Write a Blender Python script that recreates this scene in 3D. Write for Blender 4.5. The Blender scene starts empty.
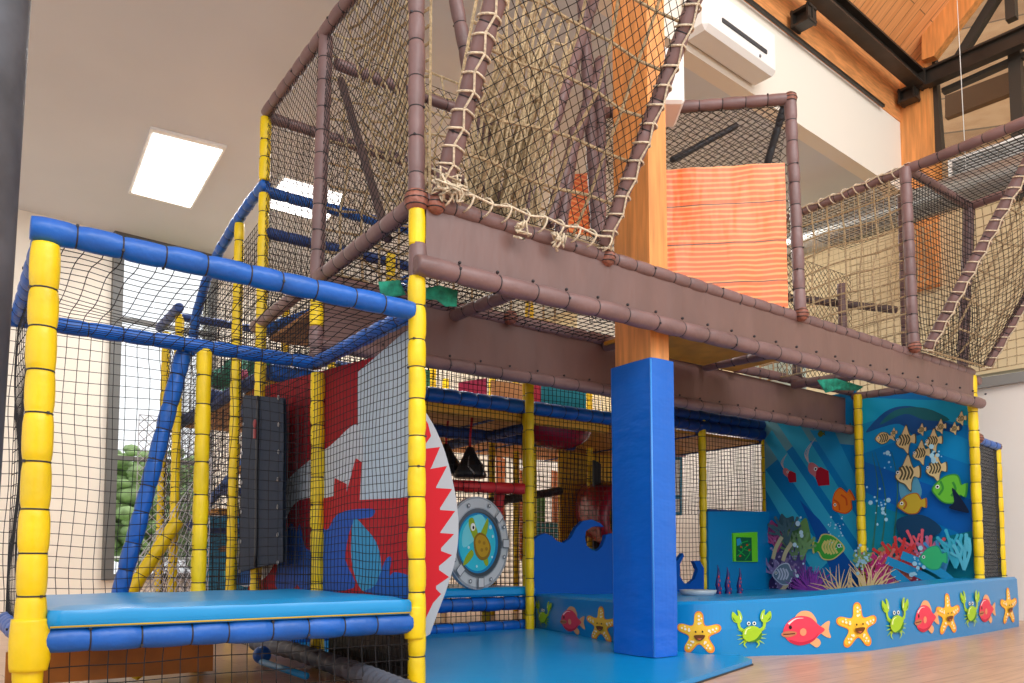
import bpy, math, random
import numpy as np
from mathutils import Vector, noise
random.seed(4)
C = bpy.context.scene.collection
V = Vector
# ------------------------------------------------------------------ camera
F, PX0, PY0, EYE = 807.0, 512.0, 504.6, 0.60
A = math.radians(54.7); PIT = math.radians(4.0)
f2 = V((math.cos(A), math.sin(A), 0)); r2 = V((math.sin(A), -math.cos(A), 0))
fw = f2*math.cos(PIT) + V((0, 0, math.sin(PIT))); up = V((0, 0, math.cos(PIT))) - f2*math.sin(PIT)
EO = V((0, 0, EYE))
def ray(px, py): return fw*F + r2*(px-PX0) + up*(PY0-py)
def onX(px, py, x): d = ray(px, py); return EO + d*(x/d.x)
def onY(px, py, y): d = ray(px, py); return EO + d*(y/d.y)
def onZ(px, py, z): d = ray(px, py); return EO + d*((z-EYE)/d.z)
AB = math.radians(49.6)                       # the building stands five degrees off the play frame
U = f2*math.cos(AB) + r2*math.sin(AB); W = V((-U.y, U.x, 0))
def B(u, v, z): return U*u + W*v + V((0, 0, z))
def onU(px, py, u): d = ray(px, py); return EO + d*(u/d.dot(U))
def onV(px, py, v): d = ray(px, py); return EO + d*(v/d.dot(W))
def uv(p): return p.dot(U), p.dot(W)
cd = bpy.data.cameras.new('camera'); cam = bpy.data.objects.new('camera', cd); C.objects.link(cam)
cam.location = EO
cam.rotation_euler = fw.to_track_quat('-Z', 'Y').to_euler()
cd.sensor_width = 36; cd.lens = F/1024*36; cd.shift_y = (PY0-341.5)/1024; cd.clip_start = .05
bpy.context.scene.camera = cam
# ------------------------------------------------------------------ materials
def lin(c): c /= 255; return c/12.92 if c <= .04045 else ((c+.055)/1.055)**2.4
MC = {}
def mat(name, rgb, rough=.45, bump=0, bs=6, var=0, vs=4, metal=0, emit=0, spec=.5, stretch=None, rgb2=None):
    if name in MC: return MC[name]
    m = bpy.data.materials.new(name); m.use_nodes = True; n = m.node_tree; b = n.nodes['Principled BSDF']
    col = (lin(rgb[0]), lin(rgb[1]), lin(rgb[2]), 1)
    b.inputs['Base Color'].default_value = col; b.inputs['Roughness'].default_value = rough
    b.inputs['Metallic'].default_value = metal; b.inputs['Specular IOR Level'].default_value = spec
    if emit: b.inputs['Emission Color'].default_value = col; b.inputs['Emission Strength'].default_value = emit
    if bump or var or rgb2:
        tc = n.nodes.new('ShaderNodeTexCoord'); mp = n.nodes.new('ShaderNodeMapping'); n.links.new(tc.outputs['Object'], mp.inputs[0])
        if stretch: mp.inputs['Scale'].default_value = stretch
        if bump:
            t = n.nodes.new('ShaderNodeTexNoise'); t.inputs['Scale'].default_value = bs; t.inputs['Detail'].default_value = 3
            n.links.new(mp.outputs[0], t.inputs['Vector'])
            u = n.nodes.new('ShaderNodeBump'); u.inputs['Strength'].default_value = bump; u.inputs['Distance'].default_value = .02
            n.links.new(t.outputs['Fac'], u.inputs['Height']); n.links.new(u.outputs[0], b.inputs['Normal'])
        if var or rgb2:
            t = n.nodes.new('ShaderNodeTexNoise'); t.inputs['Scale'].default_value = vs; t.inputs['Detail'].default_value = 4
            n.links.new(mp.outputs[0], t.inputs['Vector'])
            r = n.nodes.new('ShaderNodeValToRGB'); e = r.color_ramp.elements
            c2 = rgb2 or [max(0, x*(1-var)) for x in rgb]
            e[0].position = .35; e[1].position = .65
            e[0].color = (lin(c2[0]), lin(c2[1]), lin(c2[2]), 1); e[1].color = col
            n.links.new(t.outputs['Fac'], r.inputs[0]); n.links.new(r.outputs[0], b.inputs['Base Color'])
    MC[name] = m; return m
YEL = mat('yellow_vinyl', (248, 212, 8), .38, .25, 14, .10, 5)
BLU = mat('blue_vinyl', (10, 96, 190), .38, .35, 14, .12, 5)
NAVY = mat('dark_blue_vinyl', (26, 62, 128), .45, .3, 14)
SKYB = mat('light_blue_vinyl', (0, 140, 204), .3, .25, 3)
COLB = mat('column_blue_vinyl', (0, 98, 198), .36, .8, 3.4, stretch=(1, 1, 2.2))
BRN = mat('brown_vinyl', (128, 100, 98), .42, .3, 14, .12, 4)
BPAN = mat('brown_panel_vinyl', (118, 91, 86), .36, .4, 2.2, .06, 2, stretch=(3, 1, 1))
WRAP = mat('red_brown_leather_wrap', (158, 98, 80), .5, .6, 30, .25, 25)
TIE = mat('black_cable_tie', (40, 36, 40), .5)
CORD = mat('black_net_cord', (26, 26, 30), .8)
GCORD = mat('pale_net_cord', (196, 192, 198), .8)
ROPE = mat('cream_rope', (238, 220, 190), .85, .6, 120, .2, 60)
DROPE = mat('tan_rope', (206, 182, 142), .85, .6, 120, .25, 60)
PLY = mat('yellow_plywood', (222, 152, 48), .55, .1, 8, .12, 5)
BLACK = mat('black_vinyl', (34, 34, 38), .4, .3, 6)
GREYV = mat('charcoal_vinyl', (50, 60, 76), .75, .5, 5, spec=.15)
RED = mat('red_vinyl', (200, 34, 44), .5, .3, 12)
DRED = mat('crimson_slide', (150, 22, 48), .25)
GREEN = mat('green_cloth', (40, 170, 140), .8, .5, 30, .3, 20)
WHITE = mat('white_paint', (238, 238, 234), .5)
# ------------------------------------------------------------------ mesh builder
class MB:
    def __init__(s): s.v = []; s.f = []; s.m = []; s.sm = []
    def add(s, vs, fs, mi=0, smooth=False):
        o = len(s.v); s.v.extend([tuple(p) for p in vs])
        for f in fs: s.f.append([i+o for i in f]); s.m.append(mi); s.sm.append(smooth)
    def tube(s, pts, r, n=8, mi=0, cap=True, smooth=True):
        pts = [V(p) for p in pts]; N = len(pts); rs = r if isinstance(r, (list, tuple)) else [r]*N
        vs = []; pu = None
        for i, p in enumerate(pts):
            t = (pts[min(i+1, N-1)] - pts[max(i-1, 0)]); 
            if t.length < 1e-9: t = V((0, 0, 1))
            t.normalize()
            if pu is None: pu = t.orthogonal().normalized()
            else:
                pu = pu - t*pu.dot(t)
                pu = pu.normalized() if pu.length > 1e-6 else t.orthogonal().normalized()
            w = t.cross(pu)
            for k in range(n):
                a = 2*math.pi*k/n; vs.append(p + (pu*math.cos(a) + w*math.sin(a))*rs[i])
        fs = [[i*n+k, i*n+(k+1) % n, (i+1)*n+(k+1) % n, (i+1)*n+k] for i in range(N-1) for k in range(n)]
        if cap: fs.append(list(range(n))[::-1]); fs.append([(N-1)*n+k for k in range(n)])
        s.add(vs, fs, mi, smooth); return s
    def box(s, c, sz, mi=0, ax=None, bev=0):
        c = V(c); X, Y, Z = ax or (V((1, 0, 0)), V((0, 1, 0)), V((0, 0, 1)))
        a, b, d = sz[0]/2, sz[1]/2, sz[2]/2
        if bev:
            e = min(bev, a*.9, b*.9, d*.9); vs = []; fs = []
            prof = [(-d, e), (-d+e, 0), (d-e, 0), (d, e)]
            for z, q in prof:
                for (sx, sy) in ((-1, -1), (1, -1), (1, 1), (-1, 1)):
                    A1, B1 = a-q, b-q
                    p1 = (sx*(A1-e*(q == 0)), sy*B1); p2 = (sx*A1, sy*(B1-e*(q == 0)))
                    pair = (p1, p2) if (sx*sy < 0) else (p2, p1)
                    # order counter-clockwise
                    pair = (p2, p1) if (sx, sy) in ((-1, -1), (1, 1)) else (p1, p2)
                    for p in pair: vs.append(c + X*p[0] + Y*p[1] + Z*z)
            for i in range(3):
                for k in range(8): fs.append([i*8+k, i*8+(k+1) % 8, (i+1)*8+(k+1) % 8, (i+1)*8+k])
            fs.append([7, 6, 5, 4, 3, 2, 1, 0]); fs.append([24+k for k in range(8)])
            s.add(vs, fs, mi); return s
        vs = [c + X*(a*i) + Y*(b*j) + Z*(d*k) for k in (-1, 1) for j in (-1, 1) for i in (-1, 1)]
        s.add(vs, [[0, 2, 3, 1], [4, 5, 7, 6], [0, 1, 5, 4], [2, 6, 7, 3], [0, 4, 6, 2], [1, 3, 7, 5]], mi); return s
    def slab(s, pts, nrm, th, mi=0):
        pts = [V(p) for p in pts]; n = len(pts); d = V(nrm)*th
        vs = pts + [p+d for p in pts]
        fs = [list(range(n))[::-1], [n+i for i in range(n)]] + [[i, (i+1) % n, n+(i+1) % n, n+i] for i in range(n)]
        s.add(vs, fs, mi); return s
    def quad(s, pts, mi=0): s.add(pts, [list(range(len(pts)))], mi); return s
    def ball(s, c, r, mi=0, n=10, m=7, sc=(1, 1, 1)):
        c = V(c); vs = []; fs = []
        for i in range(m+1):
            t = math.pi*i/m
            for k in range(n):
                a = 2*math.pi*k/n
                vs.append(c + V((r*sc[0]*math.sin(t)*math.cos(a), r*sc[1]*math.sin(t)*math.sin(a), r*sc[2]*math.cos(t))))
        for i in range(m):
            for k in range(n): fs.append([i*n+k, (i+1)*n+k, (i+1)*n+(k+1) % n, i*n+(k+1) % n])
        s.add(vs, fs, mi, True); return s
    def pad(s, a, b, r=.0435, mi=0, ti=1, seg=.165, n=14, ends=True):
        """foam-padded pole: puffed sleeves pinched by cable ties"""
        a = V(a); b = V(b); L = (b-a).length; d = (b-a)/L; k = max(1, round(L/seg))
        cuts = [0] + [L*(i + random.uniform(-.10, .10))/k for i in range(1, k)] + [L]
        pts = []; rs = []
        side = d.orthogonal().normalized(); s2 = d.cross(side)
        if ends: pts.append(a); rs.append(r*.5)
        for i in range(k):
            z0, z1 = cuts[i], cuts[i+1]; rr = r*random.uniform(.975, 1.03)
            off = (side*random.uniform(-1, 1) + s2*random.uniform(-1, 1))*r*.035
            for t, q in ((0, .90), (.06, .955), (.22, 1.0), (.5, 1.02), (.78, 1.0), (.94, .955)):
                if i == 0 and t == 0: q = .93
                pts.append(a + d*(z0+(z1-z0)*t+.001) + (off if .1 < t < .9 else V((0, 0, 0)))); rs.append(rr*(q if q >= 1 else 1-(1-q)*1.35))
        pts.append(b - d*.0008); rs.append(r*.93)
        if ends: pts.append(b); rs.append(r*.5)
        s.tube(pts, rs, n, mi)
        for c in cuts[1:-1]:
            p = a + d*c; s.tube([p-d*.003, p+d*.003], r*.93, n, ti)
            q = p + (side*math.cos(c*9) + s2*math.sin(c*9))*r*.97
            s.box(q, (.010, .010, .010), ti)
        return s
    def build(s, name, mats, parent=None, base=None, **kw):
        me = bpy.data.meshes.new(name)
        if parent is not None: o0 = V(parent['_o']) if '_o' in parent else V((0, 0, 0))
        elif base is not None: o0 = V(base)
        else:
            P = np.array(s.v); mn = P.min(0); mx = P.max(0); o0 = V(((mn[0]+mx[0])/2, (mn[1]+mx[1])/2, mn[2]))
        P = np.array(s.v, dtype=float) - np.array(o0)
        me.from_pydata(P.tolist(), [], s.f); me.update()
        for m in (mats if isinstance(mats, (list, tuple)) else [mats]): me.materials.append(m)
        me.polygons.foreach_set('material_index', s.m); me.polygons.foreach_set('use_smooth', s.sm)
        ob = bpy.data.objects.new(name, me); C.objects.link(ob)
        ob['_o'] = tuple(o0)
        if parent is not None: ob.parent = parent
        else: ob.location = o0
        for k, v in kw.items(): ob[k] = v
        return ob
def thing(name, label, cat, base, group=None):
    o = bpy.data.objects.new(name, None); C.objects.link(o); o.location = base; o['_o'] = tuple(base)
    o.empty_display_size = .1; o['label'] = label; o['category'] = cat
    if group: o['group'] = group
    return o
def tag(o, label, cat, group=None):
    o['label'] = label; o['category'] = cat
    if group: o['group'] = group
    return o
def padpart(parent, name, a, b, m, r=.0435, **kw):
    return MB().pad(a, b, r, **kw).build(name, [m, TIE], parent)
def post(parent, x, y, z0, z1, m=YEL, r=.0435): return padpart(parent, 'padded_post', (x, y, z0), (x, y, z1), m, r)
def rail(parent, a, b, m=BLU, r=.043): return padpart(parent, 'padded_rail', a, b, m, r)
FL = -.035
# nets: real cords over a bilinear patch
def patch(p00, p10, p11, p01, sag=0, wob=0, seed=0, drop=0):
    P = [V(p) for p in (p00, p10, p11, p01)]
    nrm = (P[1]-P[0]).cross(P[3]-P[0]).normalized()
    def fn(u, v):
        p = P[0]*(1-u)*(1-v) + P[1]*u*(1-v) + P[2]*u*v + P[3]*(1-u)*v
        k = 16*u*(1-u)*v*(1-v)
        p = p + nrm*(sag*k) - V((0, 0, drop*4*u*(1-u)))
        if wob:
            q = noise.noise_vector(V((p.x*2.3+seed, p.y*2.3, p.z*2.3)))
            e = min(1, 8*min(u, 1-u), 8*min(v, 1-v))
            p = p + q*wob*e
        return p
    w = ((P[1]-P[0]).length + (P[2]-P[3]).length)/2; h = ((P[3]-P[0]).length + (P[2]-P[1]).length)/2
    return fn, w, h, nrm
def net(parent, name, pc, cell=.055, r=.0017, mode='sq', m=CORD, sides=3, step=None, keep=None, aspect=1.0, **kw):
    if m is CORD: r *= 1.22
    fn, w, h, nrm = patch(*pc, **kw); mb = MB()
    def line(q):
        pts = [fn(*p) for p in q]
        if len(pts) > 1: mb.tube(pts, r, sides, 0, cap=False, smooth=False)
    if mode == 'sq':
        nu = max(1, round(w/cell)); nv = max(1, round(h/cell/aspect))
        for i in range(nu+1): line([(i/nu, j/nv) for j in range(nv+1)])
        for j in range(nv+1): line([(i/nu, j/nv) for i in range(nu+1)])
    else:
        c = cell*1.414; nu = max(2, round(w/c)); nv = max(2, round(h/c/aspect))
        for sg in (1, -1):
            for k in range(-nv, nu+nv+1):
                q = []
                for j in range(0, nv*2+1):
                    u = (k + sg*j/2)/nu if sg == 1 else (k - j/2)/nu
                    if -1e-6 <= u <= 1+1e-6: q.append((min(max(u, 0), 1), j/(2*nv)))
                line(q)
        for e in ((0,), (1,)):
            line([(e[0], j/nv) for j in range(nv+1)]); line([(i/nu, e[0]) for i in range(nu+1)])
    return mb.build(name, [m], parent)
def lacing(parent, a, b, r, side, gap=.085, rr=.0065, m=ROPE):
    """cream rope run along a pole with a hitch round it every few inches"""
    a = V(a); b = V(b); d = (b-a).normalized(); L = (b-a).length; side = V(side); side = (side - d*side.dot(d)).normalized(); w = d.cross(side)
    mb = MB(); n = int(L/gap); run = []
    for i in range(n+1):
        run.append(a + d*(i*gap) + side*(r+rr) + w*(.012*(-1)**i))
        ring = []
        for k in range(9):
            t = -1.9 + 3.8*k/8
            ring.append(a + d*(i*gap - .02*abs(t)*.8) + (side*math.cos(t) + w*math.sin(t))*(r+rr))
        mb.tube(ring, rr*.9, 6)
    mb.tube(run, rr, 6)
    return mb.build('rope_lacing', [m], parent)
def wrap(parent, p, r=.062):
    mb = MB(); mb.ball(p, r, 0, 12, 8, (1, 1, 1.0))
    for k in (-.5, 0, .5):
        ring = [V(p) + V((math.cos(t)*r*math.cos(k), math.sin(t)*r*math.cos(k), r*math.sin(k))) for t in [i*math.pi/7 for i in range(15)]]
        mb.tube(ring, .003, 4, 1)
    return mb.build('joint_wrap', [WRAP, TIE], parent)
def S(o): o['kind'] = 'structure'; return o
YF, YB, XL, XS, XE = 3.53, 4.88, .288, 1.915, 7.87
Y3, XM = 6.05, 8.0
ZT = 1.862
exec_parts = []
# ================================================================== SETTING
ZC, VW = 5.0, 11.5
VB = uv(onZ(837, 149, ZC))[1]; UR = uv(onV(907, 150, VB))[0]
def wood_floor():
    m = bpy.data.materials.new('laminate_floor'); m.use_nodes = True; n = m.node_tree; b = n.nodes['Principled BSDF']; L = n.links.new
    tc = n.nodes.new('ShaderNodeTexCoord'); mp = n.nodes.new('ShaderNodeMapping'); L(tc.outputs['Object'], mp.inputs[0])
    mp.inputs['Rotation'].default_value = (0, 0, math.radians(-4))
    br = n.nodes.new('ShaderNodeTexBrick'); L(mp.outputs[0], br.inputs[0]); br.offset = .43
    for k, v in (('Scale', 1), ('Brick Width', 1.2), ('Row Height', .13), ('Mortar Size', .0022), ('Mortar Smooth', .2)): br.inputs[k].default_value = v
    br.inputs['Color1'].default_value = (lin(216), lin(178), lin(148), 1); br.inputs['Color2'].default_value = (lin(204), lin(164), lin(134), 1)
    br.inputs['Mortar'].default_value = (lin(150), lin(105), lin(75), 1)
    m2 = n.nodes.new('ShaderNodeMapping'); m2.inputs['Scale'].default_value = (1.3, 16, 1); L(mp.outputs[0], m2.inputs[0])
    t = n.nodes.new('ShaderNodeTexNoise'); t.inputs['Scale'].default_value = 2.2; t.inputs['Detail'].default_value = 6; L(m2.outputs[0], t.inputs[0])
    mx = n.nodes.new('ShaderNodeMixRGB'); mx.blend_type = 'MULTIPLY'; mx.inputs[0].default_value = .55
    r = n.nodes.new('ShaderNodeValToRGB'); r.color_ramp.elements[0].position = .3; r.color_ramp.elements[0].color = (.58, .46, .38, 1); r.color_ramp.elements[1].position = .65
    L(t.outputs[0], r.inputs[0]); L(br.outputs[0], mx.inputs[1]); L(r.outputs[0], mx.inputs[2]); L(mx.outputs[0], b.inputs['Base Color'])
    b.inputs['Roughness'].default_value = .32
    return m
def plank(name, c1, c2, rot, w=.12):
    m = bpy.data.materials.new(name); m.use_nodes = True; n = m.node_tree; b = n.nodes['Principled BSDF']; L = n.links.new
    tc = n.nodes.new('ShaderNodeTexCoord'); mp = n.nodes.new('ShaderNodeMapping'); L(tc.outputs['Object'], mp.inputs[0])
    mp.inputs['Rotation'].default_value = rot
    br = n.nodes.new('ShaderNodeTexBrick'); L(mp.outputs[0], br.inputs[0])
    for k, v in (('Scale', 1), ('Brick Width', 3.5), ('Row Height', w), ('Mortar Size', .004)): br.inputs[k].default_value = v
    br.inputs['Color1'].default_value = tuple(lin(x) for x in c1)+(1,); br.inputs['Color2'].default_value = tuple(lin(x) for x in c2)+(1,)
    br.inputs['Mortar'].default_value = tuple(lin(x*.6) for x in c1)+(1,)
    m2 = n.nodes.new('ShaderNodeMapping'); m2.inputs['Scale'].default_value = (.6, 9, 1); L(mp.outputs[0], m2.inputs[0])
    t = n.nodes.new('ShaderNodeTexNoise'); t.inputs['Scale'].default_value = 3; t.inputs['Detail'].default_value = 5; L(m2.outputs[0], t.inputs[0])
    r = n.nodes.new('ShaderNodeValToRGB'); r.color_ramp.elements[0].position = .3; r.color_ramp.elements[0].color = (.7, .55, .42, 1); r.color_ramp.elements[1].position = .6
    mx = n.nodes.new('ShaderNodeMixRGB'); mx.blend_type = 'MULTIPLY'; mx.inputs[0].default_value = .6
    L(t.outputs[0], r.inputs[0]); L(br.outputs[0], mx.inputs[1]); L(r.outputs[0], mx.inputs[2]); L(mx.outputs[0], b.inputs['Base Color'])
    b.inputs['Roughness'].default_value = .45
    return m
def timber(name, c, stretch):
    return mat(name, c, .5, .05, 6, .16, 4, stretch=stretch)
TIMB = timber('pine_timber', (240, 160, 88), (6, 6, .5))
TIMH = timber('pine_timber_beam', (242, 164, 98), (1.2, 1.2, 9))
CREAM = mat('cream_wall_paint', (236, 228, 214), .8, .05, 3)
GREYC = mat('ceiling_paint', (214, 219, 224), .85, .04, 3, .03, .6)
STEEL = mat('dark_steel', (66, 60, 54), .4, .1, 8, .2, 4, metal=.5)
ax = (U, W, V((0, 0, 1)))
S(MB().slab([B(-9, -8, FL), B(UR+.2, -8, FL), B(UR+.2, VW+.2, FL), B(-9, VW+.2, FL)], (0, 0, -1), .1).build('floor', [wood_floor()], base=(0, 0, FL)))
S(MB().slab([B(-9, VB+.16, ZC), B(UR, VB+.16, ZC), B(UR, VW, ZC), B(-9, VW, ZC)], (0, 0, 1), .2).build('ceiling', [GREYC]))
# back wall with window opening
wl = onV(118, 400, VW); wr = onV(206, 400, VW); u0, u1 = uv(wl)[0], uv(wr)[0]
zt = onV(160, 246, VW).z; zs = .35
mb = MB()
def wallbox(ua, ub, za, zb, v=VW, th=.2, mi=0): mb.box(B((ua+ub)/2, v+th/2, (za+zb)/2), (ub-ua, th, zb-za), mi, ax)
wallbox(-9, u0, FL, ZC+.2); wallbox(u1, UR+.2, FL, ZC+.2); wallbox(u0, u1, FL, zs); wallbox(u0, u1, zt, ZC+.2)
S(mb.build('wall_back', [CREAM]))
mb = MB()
FRM = mat('window_frame_grey', (96, 96, 94), .5)
for ua, ub, za, zb in ((u0-.13, u0, zs, zt+.16), (u1, u1+.1, zs, zt), (u0, u1, zt, zt+.16), (u0, u1, zs, zs+.08)):
    mb.box(B((ua+ub)/2, VW-.03, (za+zb)/2), (ub-ua, .1, zb-za), 0, ax)
for py in (326, 461):
    z = onV(160, py, VW).z; mb.box(B((u0+u1)/2, VW, z), (u1-u0, .06, .06), 0, ax)
wf = S(mb.build('window_1', [FRM]))
GL = bpy.data.materials.new('clear_glass'); GL.use_nodes = True
b = GL.node_tree.nodes['Principled BSDF']; b.inputs['Transmission Weight'].default_value = 1; b.inputs['Roughness'].default_value = 0; b.inputs['IOR'].default_value = 1.05
MB().box(B((u0+u1)/2, VW+.02, (zs+zt)/2), (u1-u0, .01, zt-zs), 0, ax).build('window_pane', [GL], wf)
# right wall (low white part, grey strip, olive part above)
zt1 = onU(1000, 386, UR).z
mb = MB(); mb.box(B(UR+.1, (VW-8)/2, (FL+zt1)/2), (.2, VW+8, zt1-FL), 0, ax)
S(mb.build('wall_right', [mat('white_block_wall', (238, 232, 226), .75, .03, 4)]))
z2 = onU(1000, 376, UR).z
S(MB().box(B(UR+.07, (VW-8)/2, (zt1+z2)/2), (.26, VW+8, z2-zt1), 0, ax).build('trim_1', [mat('grey_trim', (140, 140, 138), .5)]))
z3 = ZC
mb = MB(); mb.box(B(UR+.1, (VW-8)/2, (z2+.05+z3)/2), (.2, VW+8, z3-z2-.05), 0, ax)
S(mb.build('wall_right_upper', [mat('sand_wall_paint', (226, 208, 168), .8)]))
# bulkhead, roof beam, roof planks
zb_ = onV(911, 131, VB).z
S(MB().box(B((-9+UR)/2+.1, VB+.08, (ZC+zb_)/2), (UR+9.2, .16, zb_-ZC), 0, ax).build('wall_bulkhead', [CREAM]))
zr = zb_+.55
o = MB().box(B((-3+UR)/2, VB+.09, (zb_+zr)/2), (UR+3, .20, zr-zb_), 0, ax).build('timber_beam', [TIMH])
tag(o, 'long orange timber wall beam running above the cream bulkhead', 'beam')
tb = MB().box(B(UR-2.2, VB-.05, zb_-.02), (3.0, .03, .03), 0, ax).build('cable_tray', [STEEL])
tag(tb, 'thin dark cable tray fixed under the orange timber wall beam', 'cable tray')
RS = math.tan(math.radians(38))
RF = mat('roof_boards', (232, 140, 62), .5)
dirU = math.atan2(U.y, U.x)
RFM = plank('pine_roof_boards', (246, 182, 122), (238, 166, 104), (0, 0, -dirU-math.pi/2), .14)
S(MB().slab([B(-3, VB+.1, zr), B(UR+.1, VB+.1, zr), B(UR+.1, VB-4.5, zr+4.6*RS), B(-3, VB-4.5, zr+4.6*RS)], (0, 0, 1), .1).build('ceiling_roof', [RFM]))
# gable: post, rafter, glazing
pA = onU(905, 100, UR); pB = onU(935, 100, UR); va, vb_ = uv(pA)[1], uv(pB)[1]
o = MB().box(B(UR-.02, (va+vb_)/2, (ZC-1.2+zr+.1)/2), (.3, abs(va-vb_), zr+.1-ZC+1.2), 0, ax).build('timber_post', [TIMB])
tag(o, 'orange timber post against the gable window at upper right', 'post')
q = [onU(925, 75, UR-.1), onU(985, -6, UR-.1), onU(1030, -60, UR-.1)]
mb = MB(); mb.slab([onU(x, y, UR-.15) for x, y in ((926, 34), (926, 64), (938, 60), (984, 0), (1020, -48), (985, -52))], -U, .12)
tag(mb.build('rafter', [TIMB]), 'sloping orange pine rafter beside the gable window', 'rafter')
fg = MB()
def gbar(p, q, w, th=.1, off=0):
    a = onU(*p, UR-off); b_ = onU(*q, UR-off); d = (b_-a).normalized(); n = d.cross(U).normalized()
    fg.box((a+b_)/2, ((b_-a).length, th, w), 0, (d, U, n))
gbar((940, 160), (932, 60), .1); gbar((1022, 200), (1015, 50), .12); gbar((943, 92), (1040, 49), .05)
gbar((952, 70), (1000, -8), .1); gbar((1012, 20), (1010, -20), .1)
wg = S(fg.build('window_2', [mat('dark_window_frame', (58, 54, 48), .45)]))
g = bpy.data.materials.new('tinted_glass'); g.use_nodes = True; gb = g.node_tree.nodes['Principled BSDF']
gb.inputs['Transmission Weight'].default_value = 1; gb.inputs['Roughness'].default_value = 0; gb.inputs['IOR'].default_value = 1.1; gb.inputs['Base Color'].default_value = (.75, .7, .62, 1)
MB().box(B(UR+.05, 1.6, 6.0), (.02, 5, 4.4), 0, ax).build('window_pane', [g], wg)
S(MB().slab([B(UR+1.6, VB+1, 4.2), B(UR+1.6, -8, 4.2), B(UR+4.5, -8, 12), B(UR+4.5, VB+1, 12)], U, .1).build('wall_reflection_backdrop', [plank('reflected_boards', (190, 150, 108), (160, 122, 84), (math.radians(90), 0, -dirU+math.pi/2), .18)]))  # backdrop behind the glass; brown boards stand in for the roof's reflection
S(MB().slab([onU(945, 118, UR+1.2), onU(1040, 82, UR+1.2), onU(1040, 60, UR+1.2), onU(945, 96, UR+1.2)], U, .1).build('trim_2', [mat('umber_beam', (104, 74, 48), .7)]))
# steel beams
def ibeam(name, a, b_, h, w, label):
    a = V(a); b_ = V(b_); d = (b_-a).normalized(); L = (b_-a).length; c = (a+b_)/2; s = V((0, 0, 1)).cross(d).normalized(); z = d.cross(s)
    t = thing(name, label, 'beam', a)
    mb = MB(); mb.box(c, (L, .02, h), 0, (d, s, z)); mb.build('web', [STEEL], t)
    for k in (-1, 1): MB().box(c+z*(h/2*k), (L, w, .025), 0, (d, s, z)).build('flange', [STEEL], t)
    for e in (a+d*.02, b_-d*.02):
        mb = MB(); mb.box(e, (.02, w*1.15, h*1.25), 0, (d, s, z))
        for i in (-1, 1):
            for j in (-1, 1): mb.box(e+s*(w*.45*i)+z*(h*.45*j), (.04, .02, .02), 0, (d, s, z))
        mb.build('end_plate', [STEEL], t)
    return t
ze = onU(918, 80, UR-.25).z
pe = onU(918, 80, UR-.25); ue, ve = uv(pe)
ibeam('steel_beam', B(ue, ve, ze), B(ue-8, ve, ze), .16, .16, 'dark steel beam running overhead towards the upper right corner')
ibeam('steel_beam', B(ue+.05, ve, ze), B(ue+.05, ve-6, ze), .18, .12, 'dark steel beam crossing in front of the gable window')
for px, py in ((822, 8), (926, 88)):
    p = onV(px, py, VB-.35)
    u_, v_ = uv(p)
    ibeam('steel_bracket', B(u_, VB-.05, p.z), B(u_, ve, p.z), .14, .14, 'short dark steel bracket %s' % ('nearest the wall heater' if px == 822 else 'next to the orange timber post'))
# air unit on bulkhead
pc = onV(728, 36, VB-.12); u_, v_ = uv(pc)
t = thing('air_conditioner', 'white wall-mounted air conditioner high on the cream bulkhead', 'air conditioner', pc)
pa = onV(690, 20, VB-.1); pb = onV(762, 56, VB-.1); ua, ub = uv(pa)[0], uv(pb)[0]
mb = MB(); mb.box(B((ua+ub)/2, VB-.13, pc.z), (ub-ua, .26, .42), 0, ax, bev=.04); mb.build('body', [WHITE], t)
mb = MB(); mb.box(B((ua+ub)/2+.02, VB-.265, pc.z-.06), ((ub-ua)*.62, .012, .035), 0, ax); mb.build('air_slot', [mat('slot_dark', (60, 62, 66), .6)], t)
mb = MB(); mb.box(B((ua+ub)/2+.25, VB-.265, pc.z-.14), (.02, .012, .02), 0, ax); mb.build('indicator', [mat('indicator_grey', (120, 120, 125), .5)], t)
bx_ = onV(659, 88, VB-.5)
mb = MB(); mb.box(bx_, (.30, .34, .42), 0, (r2, f2, V((0, 0, 1))), bev=.02)
tag(mb.build('junction_box', [WHITE]), 'white box hanging behind the timber column below the ceiling', 'box')
# round duct and grille at right
dz = onU(1000, 178, UR-1.0)
tag(MB().tube([B(UR-1.0, VB+3.5, dz.z), B(UR-1.0, VB-7, dz.z)], .17, 20).build('air_duct', [mat('galvanised_duct', (170, 170, 166), .35, .1, 6, metal=.6)]), 'round galvanised air duct behind the right-hand nets', 'duct')
pg = onU(1004, 158, UR-.3)
t = thing('wall_grille', 'white ventilation grille seen through the net at far right', 'grille', pg)
MB().box(pg, (.08, 1.1, .34), 0, ax).build('frame', [WHITE], t)
mb = MB()
for i in range(9): mb.box(pg - U*.05 + V((0, 0, -.13+.0325*i)), (.02, 1.0, .012), 0, ax)
mb.build('slats', [mat('slat_grey', (120, 120, 116), .5)], t)
# hanging wire
tag(MB().tube([onU(955, -40, UR-1), onU(966, 170, UR-1)], .004, 4).build('hanging_wire', [WHITE]), 'thin pale wire hanging in front of the gable window', 'wire')
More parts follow.
